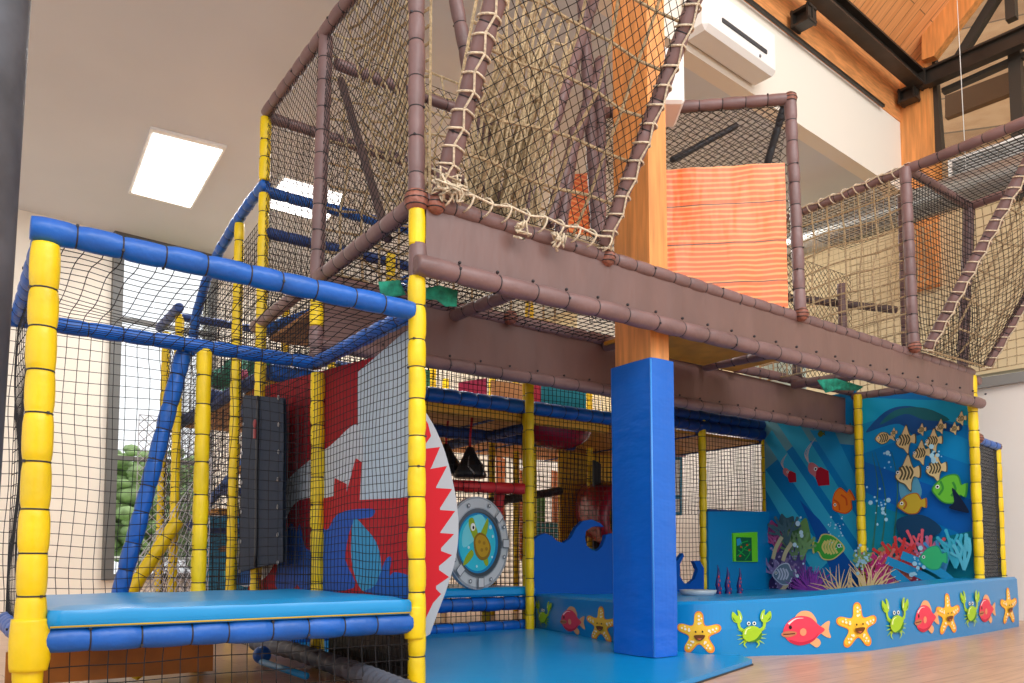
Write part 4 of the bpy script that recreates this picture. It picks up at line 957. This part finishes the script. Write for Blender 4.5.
# ================================================================== INNER FRAME, row three and behind
inn = thing('inner_play_frame', 'dim inner frame of yellow posts and dark blue decks behind the ship front', 'play frame', (5, 7.5, FL))
def X_at(px, Y): return onY(px, 500, Y).x
X527, X703, X768 = X_at(527, Y3), X_at(703, Y3), X_at(766, Y3)
for x in (X527, X703, X768): post(inn, x, Y3, FL, 2.65)
post(inn, X_at(586, Y3+.02), Y3+.9, FL, 2.6)
for px, yy in ((492, 7.9), (516, 8.4), (561, 8.2), (590, 7.6), (733, 7.6), (432, 8.3), (445, 8.9)): post(inn, X_at(px, yy), yy, FL, 2.95, r=.04)
for z, m in ((2.13, NAVY), (2.02, mat('deep_blue_vinyl', (16, 56, 128), .45, .3, 14))): rail(inn, (5.6, Y3, z+.08), (X768, Y3, z+.08), m, .062)
rail(inn, (XS+.1, Y3, 2.045), (5.55, Y3, 2.045), BLU, .066); MB().box(((XS+5.6)/2, Y3+.12, 1.955), (5.5-XS, .10, .07)).build('deck_edge_board', [mat('bright_plywood', (240, 180, 60), .55)], inn)
rail(inn, (XS+.1, 6.75, 1.86), (5.6, 6.75, 1.86), NAVY, .06); rail(inn, (X527, Y3, 1.85), (X527, 7.5, 1.85), NAVY, .05); rail(inn, (3.3, Y3, 1.85), (3.0, 7.5, 1.85), BLU, .045)
for yy in (7.5, 8.9):
    rail(inn, (XS, yy, 2.1), (XM, yy, 2.1), NAVY, .06)
for x in (XS+.1, X527, 5.6, X703, X768): rail(inn, (x, Y3, 2.05), (x, 8.9, 2.05), NAVY, .055)
for xa, xb in ((XS+.15, X527-.05), (X527+.05, 5.55), (5.65, X703-.05), (X703+.05, X768)):
    MB().box(((xa+xb)/2, 7.5, 2.02), (xb-xa, 2.8, .03)).build('deck_board', [PLY], inn)
rail(inn, (X703+.05, Y3, 1.13), (X768, Y3, 1.13), NAVY, .05)
padpart(inn, 'padded_rail', (XS+.2, 6.3, 1.27), (X527, 6.05, 1.27), RED, .052); 
padpart(inn, 'padded_post', onY(500, 486, 6.2), onY(497, 525, 6.2)-V((0, 0, 0)), RED, .05)
padpart(inn, 'padded_rail', onY(486, 503, 6.9), onY(560, 491, 7.6), BLACK, .05)
net(inn, 'front_net', ((XS+.1, Y3+.02, .35), (X768, Y3+.02, .35), (X768, Y3+.02, 2.65), (XS+.1, Y3+.02, 2.65)), .05, .0024, wob=.02, seed=90)
net(inn, 'rear_net', ((XS, 7.6, .1), (XM, 7.6, .1), (XM, 7.6, 3.0), (XS, 7.6, 3.0)), .06, .0038, wob=.02, seed=91)
net(inn, 'rear_net', ((XS, 9.0, .1), (XM, 9.0, .1), (XM, 9.0, 3.0), (XS, 9.0, 3.0)), .075, .0045, m=GCORD, seed=92)
net(inn, 'side_net', ((XM-.1, Y3, 1.2), (XM-.1, 7.6, 1.2), (XM-.1, 7.6, 2.9), (XM-.1, Y3, 2.9)), .05, .0025, seed=93)
# coloured upper cladding seen over the decks
def clad(px0, px1, py0, py1, yy, m, nm='cladding_panel', tri=False):
    P = [onY(px0, py1, yy), onY(px1, py1+ (3 if not tri else 5), yy), onY(px1, py0+(4 if not tri else 0), yy), onY(px0, py0 if not tri else py1-14, yy)]
    MB().slab(P, (0, 1, 0), .03).build(nm, [m], inn)
PINK = mat('pink_cladding', (214, 62, 120), .45); TEAL = mat('teal_cladding', (20, 140, 160), .45)
clad(460, 487, 378, 396, 6.5, PINK, tri=True); clad(530, 541, 376, 404, 6.4, mat('rose_cladding', (206, 54, 84), .45)); clad(541, 586, 378, 408, 6.4, TEAL)
clad(492, 524, 380, 402, 6.9, mat('tan_cladding', (190, 140, 84), .5))
clad(560, 616, 430, 560, 8.0, mat('yellow_cladding', (236, 190, 40), .4))
clad(594, 601, 460, 560, 7.4, BLACK)
clad(345, 430, 366, 384, 7.4, mat('mint_cladding', (60, 150, 120), .6))
for px in (520, 553, 578): clad(px, px+9, 470, 560, 9.4, mat('orange_strip', (196, 110, 60), .5))
clad(497, 505, 455, 560, 9.4, mat('orange_strip', (196, 110, 60), .5)); clad(535, 545, 490, 560, 9.3, mat('foliage_green', (80, 140, 60), .5)); clad(533, 560, 520, 535, 9.2, TEAL)
clad(532, 600, 545, 600, 7.0, mat('teal_foam', (14, 110, 120), .5))
# crimson slide tube
sl = thing('slide_tube', 'crimson slide tube half hidden behind the blue padded column', 'slide', onY(615, 520, 6.9))
mb = MB(); c = onY(630, 520, 6.9); R_ = .42
ring = []
for k in range(25):
    t = 2*math.pi*k/24; ring.append(c + V((math.cos(t)*R_, 0, math.sin(t)*R_)))
mb.tube(ring, .075, 10); mb.build('flange', [DRED], sl)
mb = MB(); vs = []; 
for i in range(8):
    for k in range(24):
        t = 2*math.pi*k/24; vs.append(c + V((math.cos(t)*R_*.95+.10*i*i*.1, .16*i, math.sin(t)*R_*.95+.03*i)))
mb.add(vs, [[i*24+k, i*24+(k+1) % 24, (i+1)*24+(k+1) % 24, (i+1)*24+k] for i in range(7) for k in range(24)], 0, True); mb.build('tube_wall', [DRED], sl)
# crimson bowl under the deck
cc = onY(556, 426, 6.6); mb = MB(); mb.ball(cc, .45, 0, 22, 12, (1, .6, .55))
tag(mb.build('slide_bowl', [DRED]), 'crimson rounded slide underside hanging below the dark blue deck', 'slide')
# hanging swing seats
def bag(px, py, yy, label):
    top = onY(px, py-32, yy); b0 = onY(px, py, yy)
    t = thing('hanging_punchbag', label, 'punchbag', b0)
    mb = MB(); h = .30
    mb.tube([b0-V((0, 0, .0)), b0+V((0, 0, .03)), b0+V((0, 0, h*.5)), b0+V((0, 0, h))], [.15, .165, .10, .03], 14); mb.build('cone_body', [BLACK], t)
    MB().tube([b0+V((0, 0, h)), b0+V((.0, 0, h+.1)), V((b0.x+.02, b0.y, 2.0))], .012, 6).build('red_strap', [RED], t)
    mb = MB()
    for k in (-1, 1): mb.tube([b0+V((0, 0, h)), b0+V((.09*k, -.11, .1)), b0+V((.05*k, -.16, .02))], .008, 5)
    mb.build('grey_strap', [STL], t)
bag(470, 478, 6.6, 'larger black cone bag hanging on a red strap above the porthole')
bag(446, 474, 6.9, 'smaller black cone bag hanging beside the shark teeth panel')
# step with porthole
st = thing('padded_step', 'blue padded step with dark net skirt under the porthole', 'step', (3, 6, FL))
rail(st, (XS+.1, 5.9, .225), (X527-.06, 5.9, .225), BLU, .062); rail(st, (XS+.1, 5.9, .025), (X527-.06, 5.9, .025), BLU, .05)
MB().box(((XS+X527)/2, 6.35, .33), (X527-XS-.1, 1.02, .08), bev=.02).build('top_pad', [SKYB], st)
net(st, 'skirt_net', ((XS+.1, 5.92, FL+.01), (X527, 5.92, FL+.01), (X527, 5.92, .28), (XS+.1, 5.92, .28)), .05, .003, seed=95)
post(st, X_at(498, 6.2), 6.4, FL, .3)
# porthole
yp = 5.86; pcn = onY(477, 543, yp); Ro = .40
ph = thing('porthole_panel', 'round grey porthole panel showing a cartoon sea turtle', 'panel', pcn-V((0, 0, Ro)))
PT = math.radians(15); pu = V((math.cos(PT), math.sin(PT), 0)); pn = V((math.sin(PT), -math.cos(PT), 0))
mb = MB(); mb.tube([pcn-pn*.02, pcn+pn*.02], Ro, 48, 0, True, False); mb.build('disc', [mat('porthole_grey', (176, 184, 190), .4)], ph)
a = Art(lambda x, y: pcn + pu*(x/100) + pn*.021 - V((0, 0, y/100)), pn)
a.ell(0, 0, 39.5, 39.5, (150, 158, 166), n=48); a.ell(-.4, -.4, 38, 38, (196, 202, 206), n=48); a.ell(0, 0, 31, 31, (170, 178, 184), n=40); a.ell(0, 0, 30, 30, (92, 100, 108), n=40); a.ell(1, 1, 27.6, 27.6, (64, 72, 80), n=40); a.ell(-1, 0, 26, 26, (20, 132, 190), n=40); a.ell(-2, 0, 23.5, 24, (52, 196, 220), n=40)
a.poly([(-20, -10), (-8, -22), (4, -24), (10, -12), (-6, -2), (-20, 4)], (120, 220, 232), True)
TG, TS = (150, 176, 40), (190, 150, 36)
a.poly([(2, -8), (8, -18), (11, -22), (12, -17), (8, -5)], TG, True); a.poly([(-10, 6), (-17, 12), (-20, 19), (-14, 17), (-7, 10)], TG, True); a.poly([(9, 10), (12, 17), (9, 20), (5, 14)], TG, True)
a.poly([(-13, -20), (-8, -21), (-5, -15), (-2, -8), (-6, -3), (-10, -8), (-13, -14)], TG, True)
a.poly([(-7, -3), (0, -9), (9, -6), (15, 3), (12, 12), (3, 15), (-5, 9)], (140, 110, 30), True); a.poly([(-5, -2), (0, -7), (8, -5), (13, 3), (10, 10), (3, 12), (-3, 7)], TS, True)
for x, y in ((0, -1), (6, 0), (3, 6), (9, 5)): a.ell(x, y, 2, 1.8, (160, 122, 34), n=6)
a.ell(-8.5, -13.5, 3, 3.4, (245, 245, 240)); a.ell(-8, -13, 1.2, 1.5, (20, 20, 30))
for x, y, r in ((14, -14, 2), (17, -6, 1.4), (-14, 4, 1.4), (16, 12, 1.2), (-4, 20, 1.2)): a.ell(x, y, r, r, (190, 236, 244), n=10)
for k in range(8):
    t = k*math.pi/4+.35; x, y = 34.7*math.cos(t), 34.7*math.sin(t); a.ell(x, y, 1.9, 1.9, (90, 96, 104), n=12); a.ell(x, y, 1.1, 1.1, (216, 220, 224), n=10)
for t in (-.75, .0, 1.55, 2.4):
    cx_, cy_ = 34*math.cos(t), 34*math.sin(t); a.poly(shift([(-4.5, -4), (4.5, -4), (4.5, 4), (-4.5, 4)], cx_, cy_, 1, 1, t), (110, 118, 126)); a.poly(shift([(-3.7, -3.2), (3.7, -3.2), (3.7, 3.2), (-3.7, 3.2)], cx_, cy_, 1, 1, t), (206, 210, 214))
a.build('printed_scene', ph)
# ================================================================== SHARK MURAL on the side of the pit
XSH = XS+.06
sh = thing('shark_mural', 'big maroon and pale grey shark mouth mural behind the side net', 'mural', (XSH, 5, .3))
gs = lambda x, y: onX(x, y, XSH)
mb = MB(); ya, yb = 3.72, 6.35
mb.slab([V((XSH, ya, .3)), V((XSH, yb, .3)), V((XSH, yb, 1.96)), V((XSH, ya, 1.72))], (1, 0, 0), .02); mb.build('backing_panel', [mat('mural_maroon', (160, 16, 34), .6, .15, 3, spec=.2)], sh)
a = Art(gs, (-1, 0, 0))
PG = (206, 212, 220)
a.poly([(358, 372), (416, 322), (416, 499), (358, 501)], (196, 212, 224))
a.poly([(236, 548), (252, 520), (276, 492), (300, 468), (330, 446), (360, 426), (362, 502), (346, 500), (330, 498), (300, 500), (286, 520), (276, 560), (262, 580), (240, 585)], PG, True)
a.poly([(236, 585), (240, 548), (252, 556), (260, 585)], (30, 88, 160)); a.poly([(280, 582), (284, 520), (300, 530), (308, 560), (312, 586)], (190, 40, 50))
a.poly([(314, 586), (318, 500), (334, 496), (335, 478), (347, 484), (347, 492), (356, 458), (362, 462), (360, 500), (416, 497), (416, 596), (340, 592)], (196, 26, 40))
a.poly([(300, 588), (296, 548), (300, 524), (306, 548), (316, 545), (310, 510), (326, 530), (336, 516), (350, 510), (374, 509), (372, 517), (357, 520), (350, 532), (346, 560), (354, 588)], (28, 92, 190), True)
a.poly([(354, 520), (366, 528), (378, 545), (382, 570), (378, 588), (362, 590), (352, 560)], (60, 160, 206), True)
a.poly([(366, 592), (376, 585), (386, 560), (392, 558), (390, 575), (396, 572), (412, 578), (412, 598)], (30, 100, 190), True)
a.poly([(276, 586), (284, 540), (294, 524), (300, 560), (296, 587)], (24, 80, 170), True)
a.build('printed_scene', sh)
# shark teeth edge panel
yt = YF+.12
tp = thing('shark_teeth_panel', 'tall curved red panel edged with jagged pale shark teeth beside the corner post', 'panel', onY(440, 620, yt))
g3 = lambda x, y: onY(x, y, yt)
out = [(421, 408), (427, 414), (436, 430), (445, 452), (452, 478), (457, 505), (458.5, 530), (456, 556), (448, 585), (438, 612), (430, 634), (421, 640)]
outs = smooth(out[1:-1], 4, False); outs = [out[0]]+outs+[out[-1]]
MB().slab([g3(*p) for p in outs], (0, 1, 0), .045).build('backing_panel', [RED], tp)
a = Art(g3, (0, -1, 0)); a.poly(outs, (160, 166, 174))
a.poly([(421, 412), (428, 424), (431, 436), (424, 446), (424, 449), (440, 447), (431, 468), (430, 469), (447, 466), (436, 487), (436, 488), (452, 489), (440, 508), (440, 510), (455, 511), (441, 531), (440, 533), (454, 534), (441, 548), (441, 551), (452, 555), (439, 566), (439, 570), (449, 577), (436, 586), (436, 589), (441, 594), (433, 603), (421, 628)], (186, 18, 34))
a.build('printed_teeth', tp)
# ================================================================== BLUE WAVE CUT-OUT, blue back wall, game board, spikes
yw = Y3-.09
gw = lambda x, y: onY(x, y, yw)
w = [(533, 604), (533, 541), (538, 536), (545, 533), (552, 536), (557, 541), (564, 543), (571, 538), (576, 528), (583, 521), (592, 519.5), (600, 523), (604, 527), (598, 526), (592, 527), (586, 531), (585, 538), (587, 546), (592, 550), (597, 551), (602, 547), (605, 540), (606, 535), (613, 533), (630, 532), (650, 550), (664, 575), (678, 560), (683, 553), (684, 556), (680, 564), (680, 576), (684, 583), (689, 584), (695, 579), (698, 570), (694, 561), (692, 561), (700, 561), (704, 568), (704, 604)]
mb = MB(); mb_pts = [gw(*p) for p in w]
from mathutils.geometry import tessellate_polygon
tri = tessellate_polygon([[V((x, y, 0)) for x, y in w]]); N = len(w)
mb.add(mb_pts, [list(t) for t in tri], 0); mb.add([p+V((0, .05, 0)) for p in mb_pts], [list(t)[::-1] for t in tri], 0)
mb.add(mb_pts+[p+V((0, .05, 0)) for p in mb_pts], [[i, (i+1) % N, N+(i+1) % N, N+i] for i in range(N)], 0)
tag(mb.build('wave_cutout', [mat('wave_blue', (0, 84, 176), .6, .5, 2, spec=.2)]), 'dark blue foam panel cut in the shape of breaking waves behind the ledge', 'panel')
yb_ = Y3-.07
P = [onY(709, 604, yb_), onY(779, 604, yb_), onY(779, 511.5, yb_), onY(708, 511.5, yb_)]
o = MB().slab(P, (0, 1, 0), .05).build('blue_backboard', [mat('backboard_blue', (0, 126, 186), .38, .2, 2)]); tag(o, 'plain blue padded board carrying the green game beside the squid mural', 'panel')
gb = thing('busy_board', 'small bright green game board with a dark maze window', 'game board', onY(745, 561, yb_-.02))
P = [onY(x, y, yb_-.02) for x, y in ((734, 561.5), (758, 562), (757.5, 532), (733, 533))]
MB().slab(P, (0, 1, 0), .02).build('frame', [mat('lime_plastic', (110, 214, 40), .35)], gb)
a = Art(lambda x, y: onY(x, y, yb_-.021), (0, -1, 0)); a.poly([(736, 561), (752, 561), (751.5, 537.5), (736, 537)], (16, 96, 60))
a.poly([(736.5, 539), (740, 538), (742, 544), (737, 546)], (40, 150, 200)); 
for q in ([(737, 556), (743, 550), (740, 544), (748, 541)], [(745, 560), (750, 552), (744, 549), (750, 544)], [(738, 550), (745, 556)]): a.stroke(q, .9, (30, 170, 70), False) 
for x, y in ((741, 547), (747, 545), (740, 556), (749, 550)): a.ell(x, y, 1, 1, (216, 60, 40), n=8)
a.build('printed_maze', gb)
for px, pt, rr, lb_ in ((718.5, 565, .03, 'leftmost'), (728, 567, .035, 'middle'), (739, 568, .03, 'rightmost')):
    yy = 5.3; b0 = onY(px, 597, yy); t0 = onY(px+(1 if px > 730 else -.5), pt, yy); t = thing('coral_spike', lb_+' of three dark blue and red foam spikes in front of the blue board', 'foam spike', b0, None)
    mb = MB(); ps = []; rs = []
    for k in range(9):
        f_ = k/8; ps.append(b0.lerp(t0, f_) + V((.008*math.sin(k*1.3), 0, 0))); rs.append(rr*(1-.9*f_**1.6)*(1+.12*math.sin(k*2.5)))
    mb.tube(ps, rs, 10); mb.build('spike_body', [mat('spike_navy', (38, 40, 110), .45)], t)
    mb = MB()
    for k in range(5): mb.ball(ps[k+1]+V((rs[k+1]*(.5 if k % 2 else -.4), -rs[k+1]*.75, 0)), .011, n=8, m=6, sc=(1, .5, 1.5))
    mb.build('red_spots', [RED], t)
bw = onY(698, 593, 5.2); mb = MB(); mb.tube([bw-V((0, 0, .05)), bw-V((0, 0, .01)), bw+V((0, 0, .028)), bw+V((0, 0, .03))], [.10, .16, .175, .16], 24)
tag(mb.build('shallow_tub', [mat('milky_plastic', (176, 190, 200), .3)]), 'shallow milky plastic tub resting on the ledge behind the padded column', 'tub')
# notice sign beside column
sg = thing('notice_sign', 'narrow white and blue notice partly hidden behind the padded column', 'sign', onY(680, 515, 7.4))
MB().slab([onY(x, y, 7.4) for x, y in ((668, 515), (682, 515), (682, 457), (668, 457))], (0, 1, 0), .015).build('board', [mat('sign_teal', (20, 130, 170), .4)], sg)
MB().slab([onY(x, y, 7.385) for x, y in ((670, 495), (680, 495), (680, 460), (670, 460))], (0, 1, 0), .01).build('white_field', [WHITE], sg)
MB().slab([onY(x, y, 7.385) for x, y in ((670, 512), (680, 512), (680, 499), (670, 499))], (0, 1, 0), .01).build('white_field', [WHITE], sg)
MB().slab([onY(x, y, 7.4) for x, y in ((674, 457), (686, 457), (686, 441), (674, 441))], (0, 1, 0), .012).build('header_board', [mat('sign_mauve', (170, 130, 140), .4)], sg)
# ================================================================== things behind and beneath the left bay
tag(MB().box((XS+.09, 4.2, .12), (.05, 1.15, .30), bev=.02).build('black_pad', [BLACK]), 'black padded board standing beneath the front left bay', 'pad')
mb = MB(); ps = []; rs = []
Pth = [onZ(x, y, .045) for x, y in ((256, 643), (290, 650), (328, 662), (366, 676), (392, 687), (425, 700))]
Pth = cr3(Pth, 14)
for k, p in enumerate(Pth): ps.append(p); rs.append(.052*(1.0, 1.06, .66)[k % 3])
mb.tube(ps, rs, 14); tag(mb.build('corrugated_tube', [mat('corrugated_grey', (84, 90, 102), .5)]), 'dark grey corrugated play tube lying under the front left bay', 'tube')
q = onZ(262, 655, .03); tag(MB().ball(q, .055, n=16, m=10).build('play_ball', [BLU]), 'blue play ball beside the corrugated tube', 'ball')
tag(MB().tube([onZ(262, 662, 0), onZ(306, 676, 0)], .02, 8).build('blue_strip', [mat('strip_blue', (20, 130, 190), .4)]), 'thin light blue foam strip along the corrugated tube', 'foam strip')
# sea panels seen through the rear net
mb = MB(); gt = lambda x, y: onY(x, y, 8.6)
sp = thing('teal_sea_panel', 'low teal panel with small painted fish behind the zip curtain', 'panel', gt(240, 590))
MB().slab([gt(*p) for p in ((207, 600), (300, 600), (300, 516), (207, 516))], (0, 1, 0), .03).build('backing_panel', [mat('sea_teal', (70, 168, 210), .45)], sp)
a = Art(gt, (0, -1, 0)); a.ell(226, 549, .01, .01, (0, 0, 0)); a.poly([(218, 549), (224, 546), (232, 548), (236, 546), (235, 552), (228, 551), (222, 552)], (196, 150, 120), True); a.poly([(225, 568), (228, 573), (227, 580), (223, 578)], (120, 220, 220), True); a.build('painted_fish', sp)
# pompoms / floral balls on stairs
random.seed(5)
for k, (x, y, r, c) in enumerate(((222, 378, .13, 'g'), (236, 374, .15, 'g'), (249, 385, .14, 'p'), (228, 398, .12, 'g'), (240, 400, .12, 'p'), (214, 410, .13, 'g'), (262, 372, .15, 'g'), (255, 396, .11, 'p'))):
    p = onX(x, y, XS+.55); mb = MB(); mb.ball(p, r, 0, 10, 8)
    mb.v = [tuple(V(q_)+ (V(q_)-p)*noise.noise(V(q_)*16)*.7) for q_ in mb.v]
    o = mb.build('foliage_ball', [mat('jade_leaf', (30, 130, 100), .7, .4, 20, .3, 10) if c == 'g' else mat('rose_petal', (204, 84, 120), .7, .4, 20, .3, 10)])
    tag(o, ('green' if c == 'g' else 'pink')+' leafy ball ornament at the top of the inner stairs, behind the yellow posts', 'ornament', 'green leafy balls above the stairs' if c == 'g' else 'pink balls above the stairs')
# ================================================================== OUTSIDE
S(MB().slab([B(-20, VW+.4, -.4), B(16, VW+.4, -.4), B(16, 40, -.4), B(-20, 40, -.4)], (0, 0, -1), .1).build('ground_lawn', [mat('lawn_green', (140, 170, 100), .9, .2, 3, .3, 2)]))
LEAF = mat('outdoor_foliage', (176, 206, 140), .7, .5, 6, .3, 3)
def tree(px, d, h, rr, label):
    u_, v_ = uv(onV(px, 500, VW+d)); b0 = B(u_, VW+d, -.4); t = thing('garden_tree', label, 'tree', b0)
    MB().tube([b0, b0+V((.05, 0, h*.4)), b0+V((.1, .05, h*.75))], [.16, .12, .06], 10).build('trunk', [mat('bark', (96, 80, 64), .9, .5, 8)], t)
    mb = MB()
    for k in range(240):
        an = random.uniform(0, 6.28); cz = random.uniform(-1, 1); q_ = V((math.cos(an), math.sin(an), 0))*math.sqrt(1-cz*cz); q_.z = cz
        p = b0+V((.1, 0, h*.68)) + q_*rr*random.uniform(.5, 1.05)
        mb.ball(p, random.uniform(.12, .26), 0, 6, 4, (1, 1, .6))
    mb.build('crown', [LEAF], t)
for a_ in ((128, 5, 2.9, 1.1, 'rounded green tree outside the window, nearest the glass'), (160, 11, 4.0, 1.5, 'taller green tree further out beyond the window'), (214, 7, 3.0, 1.2, 'bushy green tree at the right edge of the window view')): tree(*a_)
tag(MB().tube([B(uv(wl)[0]-1, VW+3, .65), B(uv(wr)[0]+3, VW+3, .65)], .03, 8).build('garden_rail', [WHITE]), 'white garden rail outside the window', 'rail')
# ================================================================== LIGHT
wd = bpy.data.worlds.new('world'); bpy.context.scene.world = wd; wd.use_nodes = True
bg = wd.node_tree.nodes['Background']; bg.inputs[0].default_value = (.95, .975, 1, 1); bg.inputs[1].default_value = 1.75
def area(name, loc, sx, sy, power, d=(0, 0, -1), col=(1, 1, 1), spread=None):
    l = bpy.data.lights.new(name, 'AREA'); l.shape = 'RECTANGLE'; l.size = sx; l.size_y = sy; l.energy = power; l.color = col
    o = bpy.data.objects.new(name, l); C.objects.link(o); o.location = loc; o.rotation_euler = V(d).to_track_quat('-Z', 'Y').to_euler()
    return o
for i, (cu, cv, hu, hv) in enumerate((L1, L2)): area('ceiling_panel_lamp', B(cu, cv, ZC-.07), hu*2, hv*2, 75)
for u_, v_ in ((5.2, 7.4), (8.2, 6.6), (7.5, 9.6)): area('ceiling_panel_lamp', B(u_, v_, ZC-.07), .6, 1.2, 85, col=(1, .96, .9))  # three more unseen lamps over the interior, without modelled panels
area('unseen_overhead_fill', B(3.0, -3.5, 7.5), 7, 3, 420, (B(5, 4, 2)-B(3, -3.5, 7.5)), (1, .98, .96))  # added overhead fill light, unseen; the roof has no opening here
area('unseen_room_fill', B(-1, -1.5, 4.8), 3, 3, 120, (.2, .5, -1), (1, .98, .96))  # added fill light near the camera, no fixture behind it
sc = bpy.context.scene
sc.view_settings.view_transform = 'Standard'; sc.view_settings.look = 'None'; sc.view_settings.gamma = 1; sc.view_settings.use_curve_mapping = False
sc.view_settings.exposure = -0.14
for o in bpy.data.objects:
    if '_o' in o: del o['_o']
